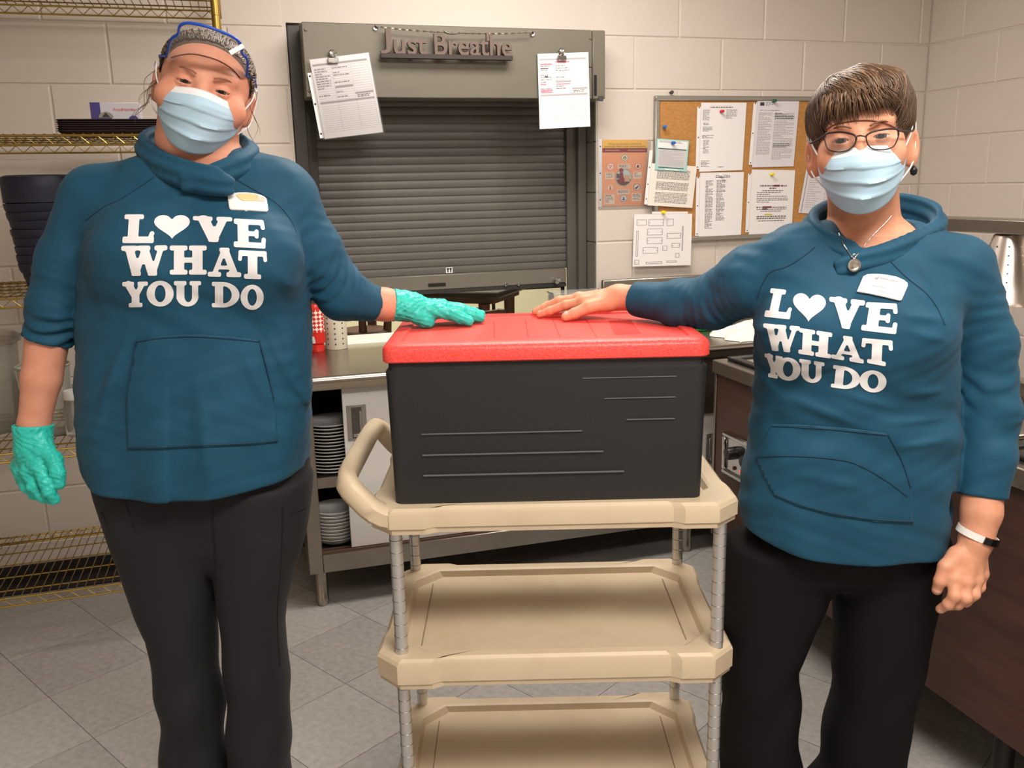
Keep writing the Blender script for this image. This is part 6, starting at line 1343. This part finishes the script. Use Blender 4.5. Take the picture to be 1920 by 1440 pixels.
for i in range(120):          # fringe
    x = g.uniform(-.062, .06); b0 = np.array([x*.8-.006, -.082-.008*cos(x*20), .070+g.uniform(-.008, .008)]); e = np.array([x*1.06+g.normal(0, .004), -.0935+.9*x*x*6+g.uniform(-.003, .002), .040+.010*np.clip(x*8, -1, 1)+g.uniform(-.012, .008)])
    pth = [Bp_['cen']+Bp_['R']@(b0*(1-t)+e*t+np.array([0, -.010*sin(pi*t), .004*sin(pi*t)])) for t in np.linspace(0, 1, 7)]
    sB.append((pth, .0010, .0003, float(np.clip(g.normal(.42, .2), 0, 1))))
V, Q = hair_surf(Bp_, cap_B); hair_part(Bp_['root'], V, Q, sB, hair_b, Bp_['org'], 'short layered brown hair with blonde highlights')
band = mat('net_band', (104, 54, 46), .7)
seam('hair_net_band', [(321, 108), (340, 103), (366, 101.6), (400, 110), (420, 119), (437, 131), (450, 146)], A['head'], .0011, .001, band, A['root'], A['org'])
seam('hair_net_band', [(1550, 243), (1565, 234), (1593, 228), (1615, 226), (1640, 227), (1662, 232), (1680, 240)], Bp_['head'], .0010, .001, band, Bp_['root'], Bp_['org'])

# eyewear pushed up on the first woman's head
rim = [PX(x_, y_, d_+(x_-385)*.00030) for x_, y_, d_ in ((312, 106, 1.70), (316, 90, 1.675), (322, 72, 1.648), (334, 65, 1.634), (336, 51, 1.622), (345, 44, 1.614), (362, 44, 1.608), (395, 52, 1.603), (430, 66, 1.607), (446, 76, 1.615), (454, 88, 1.625), (453, 99, 1.637), (464, 113, 1.665), (462, 142, 1.70))]
low = [PX(x_, y_, d_+(x_-385)*.00030) for x_, y_, d_ in ((314, 116, 1.70), (322, 112, 1.672), (334, 107, 1.652), (350, 104, 1.64), (366, 103, 1.634), (385, 105, 1.632), (402, 109, 1.632), (420, 117, 1.638), (436, 129, 1.65), (448, 142, 1.672), (458, 150, 1.70))]
ew = thing('tmp', 'x', 'x'); bpy.data.objects.remove(ew)
rp, lp = spline3(rim, 4), spline3(low, 5)
def resamp(P, n):
    P = np.array(P); s_ = np.concatenate([[0], np.cumsum(np.linalg.norm(np.diff(P, axis=0), axis=1))]); t = np.linspace(0, s_[-1], n); return np.stack([np.interp(t, s_, P[:, i]) for i in range(3)], 1)
n_ = 40; ra, la = resamp(rp, n_), resamp(lp, n_); V = []; m_ = 8
for j in range(m_+1):
    t = j/m_
    for i in range(n_): V.append(ra[i]*(1-t)+la[i]*t+np.array([0, -.010*sin(pi*t)*sin(pi*i/(n_-1)), 0])-A['org'])
F = [(j*n_+i, j*n_+i+1, (j+1)*n_+i+1, (j+1)*n_+i) for j in range(m_) for i in range(n_-1)]
visor = part('eyewear_lens', B().add(V, F), glassy('visor_clear', (215, 218, 214), .07, .06), A['root'], 80, label='clear plastic lens of the raised safety eyewear')
part('eyewear_rim', B().tube([p-A['org'] for p in resamp(rp, 60)], .0026, 8), mat('rim_blue', (28, 78, 190), .35), visor, 80, label='blue rim')
c0, c1 = PX(431, 100, 1.618)-A['org'], PX(456, 86, 1.630)-A['org']; part('eyewear_glare', sweep_rect([c0, c1], .008, .004, lambda i: (0, 1, 0)), mat('glare_white', (244, 244, 240), .3), visor)  # white bar painted as the glare on the clear lens
for i, (e, s_) in enumerate(((ra[0], -1), (ra[-1], 1))):
    tgt = A['cen']+A['R']@np.array([s_*.088, .03, .03]); part('eyewear_temple', B().tube([e-A['org'], (e+tgt)/2+np.array([s_*.006, 0, .003])-A['org'], tgt-A['org']], .0022, 6), MATS['rim_blue'], visor, 80)
part('earring', B().lathe([(0, -.003), (.003, 0), (0, .003)], 10, A['cen']+A['R']@np.array([-.090, .004, -.040])-A['org']), chrome, A['root'], 80)

# glasses
def lens_px(P): return [(1440+x*.3056, 80+y*.3056) for x, y in P]
Lp = lens_px(((345, 575), (360, 558), (400, 551), (450, 549), (500, 557), (533, 570), (541, 592), (526, 632), (490, 660), (455, 669), (420, 670), (372, 656), (352, 615))); Rp = lens_px(((600, 578), (612, 563), (640, 548), (685, 537), (730, 530), (775, 529), (797, 538), (798, 580), (776, 630), (750, 647), (715, 656), (670, 656), (636, 648), (612, 622)))
def gd(x): return 1.499-(x-1614)*.00035+.00012*abs(x-1614)**1.35*.6
frame_m = mat('glasses_frame', (44, 30, 30), .35)
gx_ = None
for i, P in enumerate((Lp, Rp)):
    q = [PX(x, y, gd(x))-Bp_['org'] for x, y in P]; q2 = spline3(q+[q[0]], 4)[:-1]
    if gx_ is None: gx_ = part('glasses', B().tube(q2, .0011, 7, closed=True), frame_m, Bp_['root'], 80, label='dark thin-rimmed rectangular glasses')
    else: part('glasses_rim', B().tube(q2, .0011, 7, closed=True), frame_m, gx_, 80)
    c = sum(q2)/len(q2); part('lens', B().add([c]+[p for p in q2], [(0, k+1, (k+1) % len(q2)+1) for k in range(len(q2))]), glassy('lens_clear', (230, 235, 235), .03, .03), gx_, 80)
    top = q2[:len(q2)//2] if i == 0 else q2[:len(q2)//2]
    part('brow_bar', B().tube(top, .0016, 7), frame_m, gx_, 80)
b0, b1 = PX(1603, 256, gd(1603))-Bp_['org'], PX(1623, 256, gd(1623))-Bp_['org']; part('bridge', B().tube([b0, (b0+b1)/2+np.array([0, -.001, .0015]), b1], .0013, 7), frame_m, gx_, 80)
for (px, py, s_) in ((1546, 254, -1), (1684, 245, 1)):
    e = PX(px, py, gd(px))-Bp_['org']; t1 = Bp_['cen']+Bp_['R']@np.array([s_*.080, -.045, .001])-Bp_['org']; t2 = Bp_['cen']+Bp_['R']@np.array([s_*.086, .012, .012])-Bp_['org']
    part('temple_arm', B().tube(spline3([e, t1, t2], 4), .0018, 7), frame_m, gx_, 80)
for s_ in (1,):
    c = Bp_['cen']+Bp_['R']@np.array([s_*.0835, .004, -.066])-Bp_['org']; part('earring', B().lathe([(0, -.009), (.005, -.006), (.0065, 0), (.004, .006), (0, .009)], 12, c), mat('earring_dark', (40, 44, 46), .3, .6), Bp_['root'], 80)

# necklace with pendant
def two_hit(P, x, y, off):
    c = [h_ for h_ in (hit(P[k], x, y, off) for k in ('head', 'shirt', 'collar')) if h_ is not None]; return min(c, key=lambda p: np.linalg.norm(p-np.array(HCAM)))
npx = [(1573, 437), (1580, 455), (1588, 468), (1596, 480), (1601, 484), (1607, 478), (1622, 458), (1640, 438), (1660, 418), (1672, 404)]
pts = [two_hit(Bp_, x, y, .003) for x, y in npx]; silver = mat('silver', (214, 210, 204), .2, 1.0)
nc = part('necklace', B().tube([p-Bp_['org'] for p in spline3(pts, 5)], .0009, 6), silver, Bp_['root'], 80, label='fine silver chain')
c = two_hit(Bp_, 1601, 497, .004); r0 = np.linalg.norm(PX(1613, 497, c[1])-PX(1601, 497, c[1]))
c = c-Bp_['org']; pd = part('pendant', B().lathe([(0, -.002), (r0*.72, -.002), (r0*.8, -.0035), (r0, -.003), (r0, .001), (0, .001)], 28, c, axis='y'), silver, nc, 60, label='round silver pendant with a wave')
part('pendant_loop', B().tube([c+np.array([.003*cos(t), 0, r0+.004+.004*sin(t)]) for t in np.linspace(0, 2*pi, 11)[:-1]], .0009, 6, closed=True), silver, nc, 80)

# name badges
def badge(P, poly, n_, label, marks):
    a = np.array(poly, float); bo = drape('name_badge', lambda q: poly2(q, poly), a.min(0)-2, a.max(0)+2, (30, 18), lambda u, v: (u, v), P['shirt'], .006, mat('badge_white', (244, 242, 240), .35), P['root'], P['org'], .004, label)
    for (pts_, m) in marks:
        V = [hit(P['shirt'], x, y, .0075)-P['org'] for x, y in pts_]; part('badge_print', B().add(V, [tuple(range(len(V)))]), m, bo, None)
    return bo
def bA(x, y): return (410+x*110/1920, 340+y*110/1920)
poly = [bA(*p) for p in ((295, 480), (340, 430), (450, 385), (650, 362), (900, 358), (1150, 385), (1350, 430), (1500, 500), (1565, 560), (1600, 740), (1625, 930), (1600, 965), (1200, 940), (800, 915), (400, 895), (345, 870), (315, 700))]
gold_l = mat('badge_gold', (226, 204, 150), .4); beige = mat('badge_beige', (226, 210, 192), .5); bg_ = mat('badge_brown', (110, 92, 80), .5)
badge(A, poly, 0, 'white name badge with a gold crest', [([bA(*p) for p in ((560, 430), (760, 400), (1000, 400), (1250, 440), (1250, 640), (800, 630), (680, 560))], gold_l), ([bA(*p) for p in ((1260, 450), (1500, 540), (1510, 650), (1260, 640))], beige), ([bA(*p) for p in ((605, 460), (670, 415), (730, 455), (670, 505))], bg_), ([bA(*p) for p in ((1215, 480), (1270, 455), (1295, 490), (1255, 520))], bg_)])
def bB(x, y): return (1590+x*130/1920, 490+y*130/1920)
poly = [bB(*p) for p in ((430, 410), (540, 355), (700, 345), (900, 350), (1100, 375), (1350, 425), (1560, 520), (1650, 600), (1660, 670), (1490, 1060), (1450, 1080), (1000, 975), (600, 890), (255, 830))]
ig = mat('badge_grey', (176, 174, 176), .6)
mk_ = [([bB(*p) for p in ((740, 450), (880, 420), (850, 470), (790, 500))], ig)]
for (x0, y0, x1, y1, n_) in ((910, 465, 1400, 575, 9), (700, 680, 1050, 735, 6), (870, 830, 1030, 860, 3)):
    for k in range(n_):
        t0, t1 = k/n_, (k+.7)/n_; xa, xb = x0+(x1-x0)*t0, x0+(x1-x0)*t1; ya, yb = y0+(y1-y0)*t0, y0+(y1-y0)*t1; h_ = 34 if k % 3 == 0 else 24
        mk_.append(([bB(xa, ya-h_), bB(xb, yb-h_), bB(xb, yb), bB(xa, ya)], ig))
badge(Bp_, poly, 0, 'tilted white name badge with grey lettering', mk_)

# fitness band on the wrist
w0, w1 = np.array(PX(1840, 960, 1.612)), np.array(PX(1830, 1012, 1.600)); ax = (w1-w0)/np.linalg.norm(w1-w0); bc_ = w0+(w1-w0)*.80
tilt = PX(1865, 1018, 1.60)-PX(1790, 992, 1.60); tilt[1] = 0; e1 = tilt/np.linalg.norm(tilt); e2 = np.cross(e1, np.cross(np.array([0, 1.0, 0]), e1)); e2 = np.array([0, 1.0, 0]); e3 = np.cross(e1, e2)
k = B(); n_ = 40; V = []; F = []; mi = []
for j, (dr, dz) in enumerate(((0, -.0065), (.0022, -.0065), (.0022, .0065), (0, .0065))):
    for i in range(n_):
        t = 2*pi*i/n_; V.append(bc_+e1*(.0365+dr)*cos(t)+e2*(.0335+dr)*sin(t)+e3*dz-Bp_['org'])
F = [(j*n_+i, j*n_+(i+1) % n_, ((j+1) % 4)*n_+(i+1) % n_, ((j+1) % 4)*n_+i) for j in range(4) for i in range(n_)]
fb = part('fitness_band', B().add(V, F), mat('band_white', (240, 238, 234), .5), Bp_['root'], 50, label='white fitness band with black screen')
V = []; F = []; n2 = 9
for j, (dr, dz) in enumerate(((.001, -.0072), (.0052, -.0062), (.0052, .0062), (.001, .0072))):
    for i in range(n2):
        t = radians(-98+58*i/(n2-1)); V.append(bc_+e1*(.0365+dr)*cos(t)+e2*(.0335+dr)*sin(t)+e3*dz-Bp_['org'])
F = [(j*n2+i, j*n2+i+1, (j+1)*n2+i+1, (j+1)*n2+i) for j in range(3) for i in range(n2-1)]+[tuple(j*n2 for j in range(4)), tuple(j*n2+n2-1 for j in range(4))]
part('band_screen', B().add(V, F), mat('screen_black', (12, 12, 14), .12), fb, 40)
# fingernails
nail_m = mat('nail', (232, 176, 156), .3)
for Hd, key, dirn in ((handB_lid, 'thumb', (0, -.35, .94)), (handB_lid, 'index', (-.1, -.2, .97)), (handB_hang, 'thumb', (-.5, -.85, .1)), (handB_hang, 'index', (-.2, -.97, -.1))):
    f_ = HP(*Hd[key]); tip, prv = np.array(f_[-1][:3]), np.array(f_[-2][:3]); ax = (tip-prv)/np.linalg.norm(tip-prv); nr = np.array(dirn, float); nr -= ax*np.dot(nr, ax); nr /= np.linalg.norm(nr); sd = np.cross(ax, nr); r = f_[-1][3]
    V = []; F = []
    for j in range(6):
        for i in range(7):
            u = (i/6-.5)*1.5; v = j/5*1.5-.9; wr = 1.0 if j < 4 else .8; V.append(tip+ax*r*v*.9+(sd*sin(u)*wr+nr*cos(u))*(r*1.03+.0003-.0016*max(0, j-3))-Bp_['org'])
    F = [(j*7+i, j*7+i+1, (j+1)*7+i+1, (j+1)*7+i) for j in range(5) for i in range(6)]
    part('fingernail', B().add(V, F), nail_m, Bp_['root'], 80)
